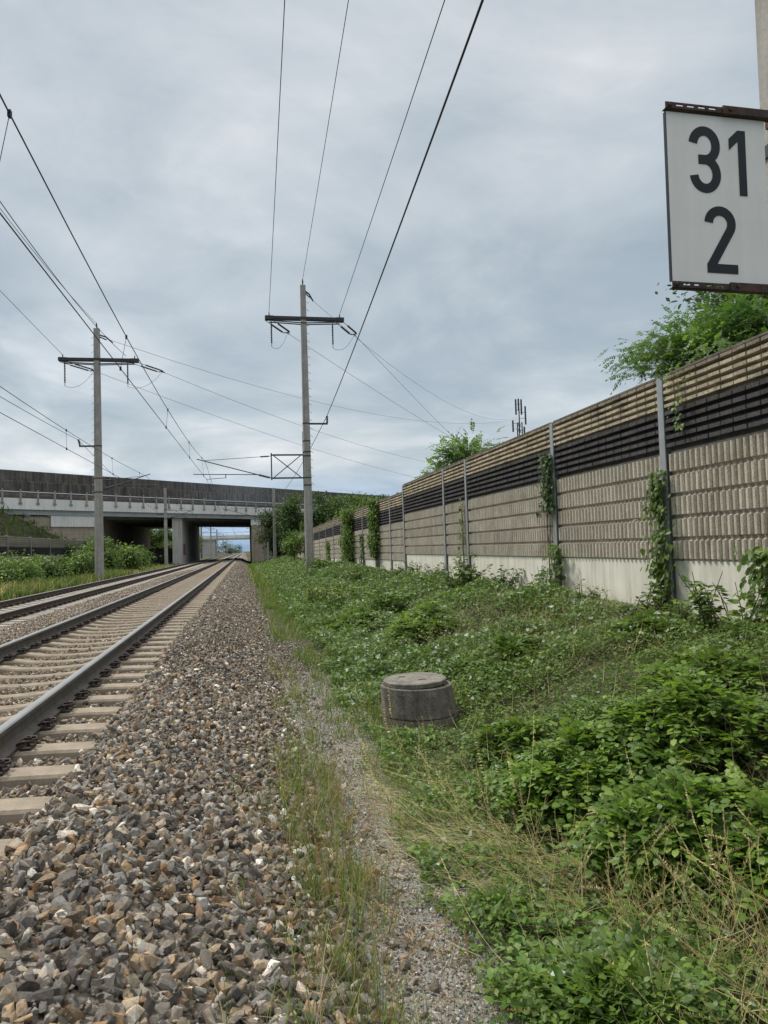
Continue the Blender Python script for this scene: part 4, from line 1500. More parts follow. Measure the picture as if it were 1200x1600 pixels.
# --- ground cover on the slope
def slope_cover():
    cl = Cloud()
    def layer(n, x0, x1, y0, y1, tm, smin, smax, pal, hmax, tilt=.6, thr=0.0, v=.25, low=0.0, edge=1.02, patch=None):
        x, y = uni(n, x0, x1, y0, y1)
        e = edge + (vnoise(x * 0, y, .7, 31) - .5) * .45 + np.clip((y - 5) * .05, 0, .22)
        k = (x > e) & ~in_manhole(x, y)
        x, y = x[k], y[k]
        c = canopy(x, y)
        k = rng.random(len(x)) < np.clip((c - thr) * 1.6 + low, 0, 1)
        x, y, c = x[k], y[k], c[k]
        if patch:
            k = vnoise(x, y, patch[0], patch[1]) + rng.normal(0, .08, len(x)) > patch[2]
            x, y, c = x[k], y[k], c[k]
        c = c * np.clip((6.35 - x) / .8, .25, 1)
        n = len(x)
        z = gz(x, y) + .01 + (c * hmax + .02) * rng.random(n) ** .6
        s = rng.uniform(smin, smax, n)
        M3 = up_frames(n, tilt)
        col = pick(pal, n, v)
        w = rng.integers(0, len(tm), n)
        pos = np.stack([x, y, z], 1)
        for i, t in enumerate(tm):
            q = w == i
            cl.put(t, pos[q], M3[q], s[q], col[q])
    # near zone, fine leaves
    layer(90000, .95, 6.2, 2.0, 10, [OVAL, QUAD], .02, .045, GREEN, .20, low=.5)
    layer(9000, 1.2, 6.2, 2.0, 11, [HEART, OVAL], .03, .06, FRESHG, .22, low=.5)
    layer(34000, .95, 6.2, 2.0, 9, [HEART, OVAL], .03, .062, GREEN * 1.1, .28, low=.1, patch=(1.1, 41, .45))
    layer(9000, .95, 6.2, 2.0, 9, [HEART, OVAL], .035, .065, FRESHG, .30, low=.1, patch=(.9, 42, .48))
    layer(3200, .95, 6.2, 2.0, 9, VETCH, .12, .22, GREEN, .16, low=.1, patch=(1.0, 43, .5))
    layer(2400, 1.0, 6.2, 2.0, 10, [HEART, LOBED], .03, .065, SAGE, .28, tilt=.9, low=.15)
    layer(7000, 1.0, 6.2, 2.0, 10, [OVAL, QUAD], .02, .05, BROWNL, .10, low=.5, patch=(1.3, 44, .5))
    layer(14000, .95, 6.2, 2.0, 10, [OVAL, QUAD], .02, .045, LIME, .22, low=.1, patch=(.7, 45, .45))
    # middle zone
    layer(90000, .95, 6.2, 9, 17, [OVAL, QUAD], .028, .055, GREEN, .26, low=.3)
    layer(16000, .95, 6.2, 9, 17, [HEART, OVAL], .045, .085, FRESHG, .34, low=.1, patch=(1.2, 46, .5))
    layer(5200, .95, 6.2, 9, 17, [HEART, LOBED], .04, .09, SAGE, .30, tilt=.9, low=.15)
    layer(14000, .95, 6.2, 9, 17, [QUAD], .03, .06, BROWNL, .20, low=.5, patch=(1.5, 47, .52))
    layer(14000, .95, 6.2, 9, 17, [OVAL, QUAD], .03, .06, LIME, .28, low=.1, patch=(.9, 48, .5))
    # far zone
    layer(90000, .8, 6.2, 17, 45, [QUAD, OVAL], .045, .09, GREEN, .42, low=.35, edge=1.05)
    layer(22000, .8, 6.2, 17, 45, [OVAL, HEART], .06, .11, FRESHG, .5, low=.15, edge=1.05, patch=(1.8, 49, .48))
    layer(14000, 2.5, 6.2, 17, 45, [QUAD], .04, .08, BROWNL * 1.1, .45, low=.3, edge=1.05, patch=(2.2, 50, .55))
    layer(5000, .8, 6.2, 17, 45, [HEART], .06, .11, SAGE, .46, low=.15, tilt=.9, edge=1.05)
    layer(14000, .8, 6.2, 17, 45, [QUAD, OVAL], .05, .10, LIME, .44, low=.15, edge=1.05, patch=(1.5, 51, .5))
    layer(30000, .8, 6.2, 45, 110, [QUAD], .12, .22, GREEN, .45, low=.4, edge=.9)
    tag(cl.build('ground_cover', LEAF), 'mown green weeds and strewn wilted leaves covering the slope below the barrier', 'ground cover', kind='stuff')


slope_cover()

# --- cut hay on the slope, strands lying every way
cl = Cloud()
x, y = uni(4200, 1.2, 6.1, 2.0, 13)
k = (rng.random(len(x)) < (1.15 - canopy(x, y)) * .9) & ~in_manhole(x, y)
x, y = x[k], y[k]
lying(cl, x, y, gz(x, y) + rng.uniform(.03, .14, len(x)), rng.uniform(.15, .5, len(x)), np.concatenate([STRAW, BROWNL]), rng.uniform(0, 2 * PI, len(x)), .3, .12, BLADES, .22)
x, y = uni(2600, 3.0, 6.1, 7.5, 15)
lying(cl, x, y, gz(x, y) + rng.uniform(.03, .16, len(x)), rng.uniform(.2, .5, len(x)), np.concatenate([STRAW * .8, BROWNL]), rng.uniform(0, 2 * PI, len(x)), .3, .12, BLADES, .25)
# pale straw swept across the path towards the ballast
for (cx, cy, sx, sy, n, hd) in ((1.3, 4.9, .22, .36, 620, 2.95), (1.25, 5.7, .2, .2, 260, 3.0), (1.5, 4.2, .25, .4, 320, 2.8), (1.6, 7.2, .25, .3, 110, 3.2), (1.9, 3.4, .3, .3, 90, 2.6), (1.15, 6.7, .15, .3, 60, 2.9)):
    x = rng.normal(cx, sx, n); y = rng.normal(cy, sy, n)
    lying(cl, x, y, gz(x, y) + rng.uniform(.015, .07, n), rng.uniform(.22, .5, n), np.concatenate([STRAW * 1.35, STRAW * 1.15, LIME * 1.6]), hd, .42, .0, BLADES, .16)
for (cx, cy, sx, sy, n, hd) in ((2.0, 3.1, .3, .4, 16, 2.2), (1.65, 3.9, .25, .4, 18, 2.4), (1.5, 4.8, .25, .4, 20, 2.7), (2.3, 2.7, .3, .3, 10, 2.0), (1.55, 6.0, .3, .5, 12, 2.9), (1.9, 4.4, .5, .8, 10, 1.2)):
    x = rng.normal(cx, sx, n); y = rng.normal(cy, sy, n)
    lying(cl, x, y, gz(x, y) + rng.uniform(.04, .16, n), rng.uniform(.3, .7, n), STRAW * 1.25, hd, .5, .10, STALKS, .7)
tag(cl.build('cut_hay', GRASSM), 'dry straw and cut grass lying over the slope and the edge of the path', 'hay', kind='stuff')

# --- standing grasses
cl = Cloud()
def clumps(nc, x0, x1, y0, y1, per, sp, h0, h1, pal, tm=BLADES, lean=.22, wid=1.0):
    cx, cy = uni(nc, x0, x1, y0, y1)
    x = (cx[:, None] + rng.normal(0, sp, (nc, per))).ravel(); y = (cy[:, None] + rng.normal(0, sp, (nc, per))).ravel()
    k = ~in_manhole(x, y)
    x, y = x[k], y[k]
    blades(cl, x, y, gz(x, y) - .01, rng.uniform(h0, h1, len(x)), pal, tm, lean, wid)
GR3 = np.concatenate([GREEN * np.array([1.35, 1.2, 1.1]), LIME * 1.1, STRAW * .7])
GR2 = np.concatenate([GREEN * np.array([1.25, 1.15, 1.0]), LIME, STRAW[:1] * .8])
clumps(120, .2, .66, 2.4, 6.5, 15, .035, .10, .36, GR3, wid=.42)
clumps(60, .3, .7, 6, 12, 16, .04, .10, .3, GR3, wid=.5)
clumps(46, -.15, .5, 2.5, 6, 7, .03, .08, .26, GR3, wid=.42)
clumps(90, .8, 1.2, 2.6, 14, 14, .05, .05, .18, GR3, wid=.6)
clumps(26, .55, 1.0, 3.2, 12, 10, .04, .04, .14, GR3, wid=.6)
clumps(60, .9, 1.6, 5, 14, 22, .06, .08, .24, GR2)
clumps(60, 1.1, 2.4, 2.4, 12, 16, .06, .08, .22, GR2, wid=.6)
clumps(210, .55, 2.2, 12, 40, 22, .14, .12, .34, GR2, wid=1.3)
clumps(160, .6, 2.4, 40, 100, 22, .3, .2, .45, GR2, wid=3)
clumps(40, 2.4, 6.0, 2.6, 9, 10, .05, .12, .32, GR2, wid=.6)
a_ = rng.uniform(0, 2 * PI, 260); r_a = rng.uniform(.47, .62, 260)
tx, ty = MX + .04 + r_a * np.cos(a_), MY + r_a * np.sin(a_)
blades(cl, tx, ty, gz(tx, ty) - .01, rng.uniform(.08, .26, 260) * np.where(np.sin(a_) < -.2, .6, 1.1), GR3, BLADES, .4, .6)
tag(cl.build('green_grass', GRASSM), 'green grass tufts along the path and the ballast toe', 'grass', kind='stuff')
cl = Cloud()
RUSTG = np.array([(.34, .20, .09), (.40, .27, .13), (.30, .16, .07)])
clumps(26, .3, .85, 2.7, 5.6, 5, .03, .22, .48, RUSTG, STALKS, .16, 1.0)
clumps(26, 1.5, 3.0, 2.3, 4.0, 8, .09, .3, .6, STRAW, STALKS, .38, .7)
clumps(20, 1.9, 3.2, 2.3, 3.4, 8, .09, .3, .6, STRAW, STALKS, .36, .7)
clumps(22, 1.3, 3.0, 3.4, 5.5, 4, .09, .25, .5, STRAW, STALKS, .36, .7)
clumps(34, 1.3, 3.2, 2.3, 4.5, 12, .08, .15, .4, STRAW, BLADES, .5, .35)
tag(cl.build('dry_grass', GRASSM), 'dry straw coloured grass with seed heads by the path and lower right', 'grass', kind='stuff')


# --- shrubs, vines, trees
def grow_shrub(label, cx, cy, rx, ry, h, nbr, per, pal, tm=SPRAYS, ls=(.14, .26), name='leafy_shrub', cat='shrub', group=None, arch=.55, mm=LEAFGL):
    """arching shoots from a shared base, each carrying pinnate leaves"""
    root = empty(name, (cx, cy, float(gz(cx, cy))), label, cat, group)
    lv, stm = Cloud(), MB()
    P, Dv, S_ = [], [], []
    for b in range(nbr):
        a = rng.uniform(0, 2 * PI)
        q = math.sqrt(rng.random())
        ex, ey = rx * q * math.cos(a), ry * q * math.sin(a)
        bx_, by_ = ex * rng.uniform(.1, .5), ey * rng.uniform(.1, .5)
        dz0 = float(gz(cx + ex, cy + ey) - gz(cx, cy))
        hh = h * (1 - .6 * q * q) * rng.uniform(.75, 1.1)
        pts = []
        for i in range(7):
            u = i / 6
            z = hh * math.sin(min(1.0, u * 1.25) * PI / 2) - arch * hh * max(0, u - .55) ** 1.5 + dz0 * u
            pts.append(Vector((bx_ + (ex - bx_) * u ** 1.3, by_ + (ey - by_) * u ** 1.3, z)))
        stm.tube(pts, [.009 - .001 * i for i in range(7)], 5)
        for i in range(per):
            u = rng.uniform(.2, 1.0)
            k = min(5, int(u * 6)); f = u * 6 - k
            p = pts[k].lerp(pts[k + 1], f)
            ax = (pts[k + 1] - pts[k]).normalized()
            aa = rng.uniform(0, 2 * PI)
            d = np.array([math.cos(aa), math.sin(aa), rng.uniform(-.2, .55)]) + .55 * np.array(ax)
            P.append(p[:]); Dv.append(d); S_.append(rng.uniform(*ls))
    P, Dv, S_ = np.array(P), np.array(Dv), np.array(S_)
    n = len(P)
    M3 = frame(Dv, np.stack([rng.normal(0, .35, n), rng.normal(0, .35, n), np.ones(n)], 1))
    col = pick(pal, n)
    w = rng.integers(0, len(tm), n)
    for i, t in enumerate(tm):
        k = w == i
        lv.put(t, P[k], M3[k], S_[k], col[k])
    lv.build('foliage', mm, root)
    stm.build('stem', BARK, root)
    return root


SHG = 'robinia shoots on the slope'
BIGL = [OVAL, spray_tmpl(4, 2.2, .62, .5, 21, .72), spray_tmpl(3, 2.0, .68, .4, 22, .75), OVAL]
FRESH = np.array([(.110, .190, .028), (.138, .222, .032), (.084, .156, .026), (.168, .245, .040), (.112, .186, .046)])
for lab, x_, y_, rx_, ry_, h_, nb_, pr_, pl_ in [
    ('large fresh green leafy thicket at the right edge of the photo', 3.0, 4.8, .78, .72, .62, 120, 18, FRESH),
    ('bright green leafy shoots leaning left of the large thicket', 2.3, 5.0, .55, .6, .52, 80, 18, FRESH * 1.1),
    ('lower leafy shoots in front of the large thicket', 2.35, 4.0, .55, .5, .42, 76, 16, FRESH),
    ('leafy shoots on the slope at the right edge above the thicket', 4.2, 6.3, .7, .6, .45, 60, 15, FRESH * .85),
    ('smaller leafy heap between the manhole and the large thicket', 2.35, 6.5, .45, .5, .28, 44, 14, FRESH * .8),
    ('darker leafy heap up the slope behind the manhole', 3.3, 9.2, .6, .7, .36, 56, 15, FRESH * .75),
    ('leafy heap near the barrier plinth above the large thicket', 5.0, 8.6, .55, .6, .36, 50, 15, FRESH * .75),
    ('leafy shoots lying at the lower right edge in front of the large thicket', 2.75, 3.45, .42, .4, .3, 44, 14, FRESH * .95),
    ('lush pale heap halfway up the slope beyond the manhole', 3.0, 13.0, .7, 1.0, .45, 70, 15, FRESH),
    ('lush green heap below the third bay of the barrier', 4.3, 15.5, .8, 1.1, .5, 76, 15, FRESH * .85),
    ('long leafy heap on the verge left of the wilted weeds', 2.4, 17.0, .7, 1.3, .45, 70, 15, FRESH * .9)]:
    grow_shrub(lab, x_, y_, rx_, ry_, h_, nb_, pr_, pl_, BIGL, (.055, .10), group=SHG)
grow_shrub('dark green vetch clump in the bottom right beside the path', 1.45, 2.85, .42, .42, .20, 80, 11, GREEN, VETCH2, (.15, .24), 'vetch_plant', 'plant')
grow_shrub('small vetch clump spreading on the gravel of the path', 1.28, 3.75, .2, .22, .12, 30, 9, GREEN, VETCH, (.10, .15), 'vetch_plant', 'plant')


def grow_weed(label, cx, cy, r_, h, nst, per, pal, tm, ls, name='tall_weed', cat='weed', group=None, mm=LEAF, lean=.3):
    """upright stems with leaves along them"""
    z0 = float(gz(cx, cy))
    root = empty(name, (cx, cy, z0), label, cat, group)
    lv, stm = Cloud(), MB()
    P, D, S_ = [], [], []
    for b in range(nst):
        a = rng.uniform(0, 2 * PI); q = r_ * math.sqrt(rng.random())
        b0 = Vector((q * math.cos(a), q * math.sin(a), -.03))
        tip = b0 + Vector((rng.normal(0, lean) * h, rng.normal(0, lean) * h, h * rng.uniform(.55, 1.05)))
        mid = b0.lerp(tip, .5) + Vector((rng.normal(0, .05), rng.normal(0, .05), h * .05))
        pts = [b0, mid, tip]
        stm.tube(pts, [.010, .007, .004], 5)
        for i in range(per):
            u = rng.uniform(.12, 1)
            p = b0.lerp(mid, u * 2) if u < .5 else mid.lerp(tip, u * 2 - 1)
            aa = rng.uniform(0, 2 * PI)
            P.append(p[:]); D.append((math.cos(aa), math.sin(aa), rng.uniform(-.5, .4))); S_.append(rng.uniform(*ls) * (1.15 - .4 * u))
    P, D, S_ = np.array(P), np.array(D), np.array(S_)
    n = len(P)
    M3 = frame(D, np.stack([rng.normal(0, .3, n), rng.normal(0, .3, n), np.ones(n)], 1))
    P = P + M3[:, :, 1] * S_[:, None] * .25
    col = pick(pal, n)
    w = rng.integers(0, len(tm), n)
    for i, t in enumerate(tm):
        k = w == i
        lv.put(t, P[k], M3[k], S_[k], col[k])
    lv.build('foliage', mm, root)
    stm.build('stem', BARK, root)
    return root


WG = 'weeds left standing along the foot of the barrier'
for (cx, cy, r_, h, ns, per, pal, tm, ls, lab) in [
    (5.6, 18.2, .35, 1.0, 22, 16, GREEN, [HEART, OVAL], (.09, .17), 'tall leafy weed clump against the plinth below the fourth post'),
    (5.75, 16.2, .3, .75, 14, 12, DARKG * 1.4, [HEART], (.08, .15), 'wilted dark weed leaning on the plinth between two posts'),
    (5.9, 13.9, .22, .75, 12, 12, GREEN, [HEART, LOBED], (.07, .13), 'weeds climbing around the foot of the third post'),
    (5.95, 10.05, .2, .5, 9, 12, GREEN, [HEART], (.06, .12), 'low weeds around the foot of the nearest post'),
    (5.8, 11.9, .25, .5, 12, 10, GREEN, [HEART, OVAL], (.07, .12), 'small broad leaved weed before the plinth of the second bay'),
    (5.8, 8.9, .3, .5, 12, 10, GREEN, [HEART], (.07, .13), 'dark broad leaved weed before the plinth of the nearest bay'),
    (5.65, 8.0, .3, .8, 16, 13, GREEN, [HEART], (.09, .15), 'big broad leaved weed at the right edge under the barrier'),
    (5.8, 22.5, .3, .7, 14, 12, DARKG * 1.5, [HEART, OVAL], (.09, .15), 'weeds at the plinth beside the short bay'),
    (5.8, 26.5, .4, .7, 14, 12, GREEN, [HEART], (.1, .17), 'weeds at the plinth before the step of the barrier'),
    (2.6, 24.0, .7, .75, 34, 14, LIME * np.array([1.25, 1.0, .6]), [OVAL, HEART], (.09, .15), 'yellowish flowering weed at the edge of the green verge'),
    (3.4, 17.5, .6, .65, 30, 14, GREEN * 1.15, [HEART, LOBED], (.10, .17), 'bright green broad leaved weeds halfway up the slope'),
    (3.0, 21.0, .7, .7, 30, 14, GREEN * 1.1, [HEART, LOBED], (.11, .18), 'broad leaved weeds in front of the middle mast'),
    (3.9, 40.5, .6, .9, 22, 14, GREEN, [HEART, OVAL], (.13, .22), 'weeds hiding the foot of the middle mast'),
    (4.6, 30, .8, .8, 26, 14, GREEN, [HEART, OVAL], (.13, .2), 'bushy weeds below the lower part of the barrier')]:
    grow_weed(lab, cx, cy, r_, h, ns, per, pal, tm, ls, group=WG)


def vine(label, y0, zlo, zhi, hw, n, pal=GREEN, ls=(.07, .13), thick=.16, over=0.0):
    """creeper on the barrier face, stems running up it"""
    root = empty('climbing_vine', (WX - .03, y0, float(gz(WX - .1, y0))), label, 'vine', 'creepers on the noise barrier')
    zb = root.location.z
    lv, stm = Cloud(), MB()
    stems = []
    for s in range(max(3, int(hw * 9)) if zlo < 2 else 0):
        yy = rng.normal(0, hw * .4)
        pts = [Vector((-.02, yy * .5, 0))]
        k = 7
        top = rng.uniform(.6, 1.0)
        for i in range(1, k + 1):
            u = i / k * top
            pts.append(Vector((-.02 - .03 * rng.random(), yy * (.5 + .6 * u) + rng.normal(0, hw * .15), (zlo - zb) * min(1, u * 3) + (zhi - zlo) * u)))
        stm.tube(pts, [.010 - .0009 * i for i in range(k + 1)], 5)
    if zlo >= 2:
        stm.tube([Vector((-.04, .12, zhi - zb)), Vector((-.05, -.02, zlo - zb + .4)), Vector((-.04, -.1, zlo - zb - .1))], .004, 4)
    t = rng.random(n) ** .9
    t = np.where(vnoise(t * 0, t * (zhi - zlo), .28, int(y0 * 3)) + rng.random(n) * .6 > .42, t, rng.random(n))
    z = zlo + (zhi - zlo) * t
    prof = .55 + .45 * vnoise(z * 0, z, .45, int(y0 * 10)) + .25 * (vnoise(z * 0 + 5, z, .2, int(y0 * 7)) - .5)
    yy = rng.normal(0, .42, n) * hw * prof * (1.1 - .45 * np.abs(t - .55))
    xx = -rng.random(n) ** 1.5 * thick * prof - .02
    if over:
        k = rng.random(n) < .25
        xx = np.where(k & (t > .85), rng.uniform(-.25, over, n), xx)
    P = np.stack([xx, yy, z - zb], 1)
    a = rng.normal(-PI / 2, .7, n)
    D = np.stack([-.45 * np.ones(n) + rng.normal(0, .25, n), np.cos(a) * .9, np.sin(a)], 1)
    M3 = frame(D, np.stack([-np.ones(n), rng.normal(0, .4, n), rng.normal(.5, .4, n)], 1))
    S_ = rng.uniform(*ls, n)
    col = pick(pal, n)
    w = rng.integers(0, 2, n)
    for i, tm in enumerate((HEART, OVAL)):
        k = w == i
        lv.put(tm, P[k], M3[k], S_[k], col[k])
    lv.build('foliage', LEAFGL, root)
    stm.build('stem', BARK, root)


vine('leafy creeper climbing the nearest post of the noise barrier', 10.05, .1, 2.15, .36, 560, GREEN * .85, (.06, .12))
vine('dark creeper on the post between the second and third bay', 14.15, 1.7, 2.95, .42, 430, DARKG * 1.3, (.06, .11))
vine('thin creeper at the foot of the post between second and third bay', 13.85, .1, 1.1, .5, 170, GREEN, (.07, .12))
vine('sparse creeper hanging on the short bay', 20.3, .2, 2.5, .25, 90, GREEN, (.07, .12))
vine('long hanging creeper over the barrier just beyond its step', 34.6, .7, 3.45, 1.5, 3600, GREEN * .9, (.09, .16), .35, .5)
vine('widest dense creeper draping the lower barrier beyond the middle mast', 43.4, -.1, 3.45, 2.3, 5200, GREEN, (.1, .18), .45, .6)
vine('small creeper on the plinth of the lower barrier', 38.8, .0, 1.9, .5, 220, DARKG * 1.4, (.09, .15))
vine('small creeper far along the barrier left of the middle mast', 55.0, .0, 1.7, .9, 340, GREEN, (.12, .2))
vine('creeper foliage at the right edge below the ribbed panel', 7.75, .1, 1.0, .45, 260, GREEN, (.07, .13), .25)
vine('few creeper leaves on the tan panel above the nearest post', 9.5, 2.7, 3.6, .4, 60, LIME, (.04, .08))


def tree(name, label, base, H, crown_c, crown_r, nl, ls, pal, tm, nb=9, trunk_r=.14, cat='tree', group=None, clump=.35, mm=LEAF, ncl=60, hollow=.35):
    """tapered trunk, limbs to the clumps, leaves spread in uneven clumps through the crown"""
    bx_, by_, bz_ = base
    root = empty(name, base, label, cat, group)
    c = Vector(crown_c) - Vector(base)
    rx, ry, rz = crown_r
    tr_ = MB()
    fork = Vector((c.x * .4, c.y * .4, max(H * .25, c.z - rz * .75)))
    tr_.tube([(0, 0, -.3), (c.x * .1, c.y * .1, fork.z * .5), fork, (c.x * .8, c.y * .8, c.z), (c.x, c.y, c.z + rz * .7)], [trunk_r, trunk_r * .85, trunk_r * .7, trunk_r * .4, trunk_r * .1], 8)
    C = rng.normal(size=(ncl, 3)); C /= np.linalg.norm(C, axis=1)[:, None]
    C *= (hollow + (1 - hollow) * rng.random((ncl, 1)) ** .6) * rng.uniform(.75, 1.12, (ncl, 1))
    C = C * np.array([rx, ry, rz]) + np.array(c)
    C[:, 2] = np.maximum(C[:, 2], .15 * H)
    for k in range(min(nb * 3, ncl)):
        e = Vector(C[k]); s = fork.lerp(Vector((c.x, c.y, c.z + rz * .2)), rng.random())
        mid = s.lerp(e, .5) + Vector((0, 0, .08 * rz))
        tr_.tube([s, mid, e], [trunk_r * .3, trunk_r * .18, trunk_r * .05], 5)
    tr_.build('trunk', BARK, root)
    wgt = rng.uniform(.4, 1.6, ncl); wgt /= wgt.sum()
    ci = rng.choice(ncl, nl, p=wgt)
    csz = rng.uniform(.6, 1.4, ncl) * clump
    off = np.clip(rng.normal(size=(nl, 3)), -1.7, 1.7) * csz[ci][:, None] * np.array([1, 1, .62])
    P = C[ci] + off
    out = P - np.array(c); out[:, 2] *= .6
    out = out / np.maximum(np.linalg.norm(out, axis=1)[:, None], 1e-6)
    D = out + rng.normal(0, .6, (nl, 3)); D[:, 2] -= .25
    M3 = frame(D, out * .5 + np.stack([rng.normal(0, .4, nl), rng.normal(0, .4, nl), np.ones(nl)], 1))
    cc = pal[rng.integers(0, len(pal), ncl)] * rng.uniform(.8, 1.25, (ncl, 1))
    col = cc[ci] * rng.uniform(.8, 1.2, (nl, 1))
    S_ = rng.uniform(*ls, nl)
    lv = Cloud()
    w = rng.integers(0, len(tm), nl)
    for i, t in enumerate(tm):
        k = w == i
        lv.put(t, P[k], M3[k], S_[k], col[k])
    lv.build('crown', mm, root)
    return root


TG = 'trees behind the noise barrier'
tree('robinia_tree', 'bright green robinia tree leaning over the barrier under the number board', (9.2, 12.3, 0), 6, (9.6, 12.3, 4.4), (1.7, 1.9, 1.2), 8500, (.2, .36), LIME * np.array([.72, .85, .9]), SPRAYS, 10, .12, group=TG, clump=.3, mm=LEAFGL, ncl=70)
tree('willow_tree', 'darker grey green tree high behind the robinia and the number board', (12.6, 13.4, 0), 8, (11.6, 13.2, 6.0), (2.2, 1.8, 1.6), 14000, (.09, .17), DARKG * 1.3, [OVAL, QUAD], 10, .15, group=TG, clump=.4, ncl=60)
tree('robinia_tree', 'small feathery tree peeking over the barrier near its step', (8.6, 27.5, 0), 5, (8.5, 27.3, 4.35), (.9, .9, .8), 600, (.42, .66), LIME * np.array([.8, .9, .9]), SPRAYS, 8, .09, group=TG, clump=.28, mm=LEAFGL, ncl=34)
tree('robinia_tree', 'low light green shoots over the barrier left of the small feathery tree', (7.4, 27.6, 0), 4, (7.4, 27.5, 3.7), (.6, .7, .5), 260, (.38, .52), LIME, SPRAYS, 6, .06, group=TG, clump=.22, mm=LEAFGL, ncl=16)
BGT = 'trees by the right end of the overpass'
for (nm, lab, b, H, c, r_, n, pal, cl_) in [
    ('dark_tree', 'dark dense tree in front of the right abutment', (4.6, 104, 0), 7, (4.7, 104, 3.7), (3.1, 2.4, 3.3), 14000, DARKG, .6),
    ('conical_tree', 'pointed green tree just left of the middle mast', (5.9, 92, 0), 9, (5.9, 92, 4.6), (1.7, 1.7, 4.0), 7500, DARKG * 1.35, .5),
    ('leafy_tree', 'rounded tree right of the middle mast below the timber screen', (9.6, 84, 0), 8, (9.4, 84, 3.8), (2.9, 2.6, 3.4), 20000, DARKG * 1.5, .6),
    ('leafy_tree', 'broad pale green tree touching the timber screen beyond the barrier', (14.0, 92, 0), 10, (13.4, 92, 4.6), (4.2, 3, 3.4), 26000, GREEN * .8, .7),
    ('leafy_tree', 'farthest small tree above the low end of the barrier', (20.5, 100, 0), 9, (20.5, 100, 5.3), (4.0, 3, 3.0), 18000, DARKG * 1.4, .7),
    ('leafy_tree', 'low tree behind the barrier at the foot of the broad pale tree', (11.0, 70, 0), 6, (11.0, 70, 2.9), (2.8, 2.4, 2.1), 14000, GREEN * .75, .5)]:
    tree(nm, lab, b, H, c, r_, n, (.16, .32), pal, [QUAD, OVAL], 10, .2, group=BGT, clump=cl_, ncl=80)
tree('round_bush', 'light green round bush at the far end of the barrier', (5.1, 78, -.2), 3.4, (5.1, 78, 1.7), (1.05, 1.05, 1.35), 3000, (.12, .22), GREEN * 1.15, [QUAD, OVAL], 8, .12, 'bush', clump=.3, ncl=60)

# left verge bushes
LG = 'bushes on the left verge'
for (lab, b, c, r_, n, ls, pal, cl_) in [
    ('big green bush at the left edge in front of the low barrier', (-14.4, 46.5, -.4), (-14.4, 46.5, .25), (2.1, 2.0, .95), 9000, (.10, .2), GREEN, .42),
    ('green bush between the big edge bush and the left mast', (-12.4, 50.5, -.4), (-12.8, 50.5, .15), (1.6, 1.7, .85), 6500, (.10, .2), GREEN * .95, .4),
    ('low bush at the left edge of the photo beside the tall grass', (-12.6, 40.5, -.4), (-12.6, 40.5, .1), (1.2, 1.4, .7), 4500, (.09, .18), GREEN * 1.05, .32),
    ('small bush hugging the left mast on its left side', (-11.0, 53.5, -.4), (-11.0, 53.5, .4), (1.2, 1.2, .95), 3500, (.10, .18), GREEN * 1.05, .32),
    ('tall bush right of the left mast', (-11.7, 66, -.4), (-12.2, 66, .9), (1.5, 2.0, 1.5), 6500, (.12, .22), GREEN * .9, .42),
    ('rounded bush between the left mast and the slender mast', (-10.9, 72, -.4), (-11.0, 72, .7), (1.6, 2.0, 1.2), 6000, (.12, .22), GREEN * 1.1, .42),
    ('low bush in front of the slender mast', (-11.3, 82, -.4), (-11.3, 82, .7), (1.6, 2.0, 1.1), 4000, (.13, .24), GREEN, .4),
    ('dark ivy clump on the low barrier', (-16.6, 76, -.4), (-16.6, 76, 1.2), (.5, .9, 1.5), 2200, (.12, .22), DARKG * 1.2, .3),
    ('dark bush against the low barrier right of the left mast', (-16.2, 84.5, -.4), (-16.2, 84.5, 1.4), (1.0, 1.8, 1.7), 3600, (.13, .24), DARKG * 1.3, .4)]:
    tree('verge_bush', lab, b, 2.2, c, r_, n, ls, pal, [OVAL, QUAD, HEART], 8, .07, 'bush', LG, cl_, ncl=70)
tree('embankment_bush', 'pale green shrub beside the abutment on the embankment', (-20.0, 84.5, .3), 2.5, (-20.0, 84.5, 1.9), (1.3, 1.2, 1.2), 2200, (.14, .25), LIME * .8, [OVAL, QUAD], 8, .07, 'bush', None, .35, ncl=40)
# beyond the overpass
for (lab, b, c, r_, n, pal) in [
    ('green tree left of the tracks beyond the overpass', (-14.5, 165, 0), (-14.5, 165, 3.2), (4.2, 4, 3.2), 4500, GREEN),
    ('green bushy tree seen between pier and left abutment', (-21, 160, 0), (-20, 160, 3.6), (7, 4, 4.2), 9000, GREEN * .9),
    ('dark tree beyond the far bridge', (-19, 360, 0), (-19, 360, 4.0), (7, 6, 4.5), 3000, DARKG),
    ('long low tree at the end of the tracks', (-6, 480, 0), (-9, 480, 3.0), (10, 6, 4), 3000, DARKG * 1.3),
    ('tree at the end of the tracks on the right', (16, 460, 0), (14, 460, 4.0), (12, 6, 5.5), 3000, DARKG * 1.5),
    ('round tree left of the far bridge', (-30, 270, 0), (-30, 270, 4.0), (7, 6, 4.5), 3500, GREEN * .8)]:
    tree('leafy_tree', lab, b, 6, c, r_, n, (.4, .8), pal, [QUAD, OVAL], 6, .2, group='trees beyond the overpass', clump=1.0, ncl=60)

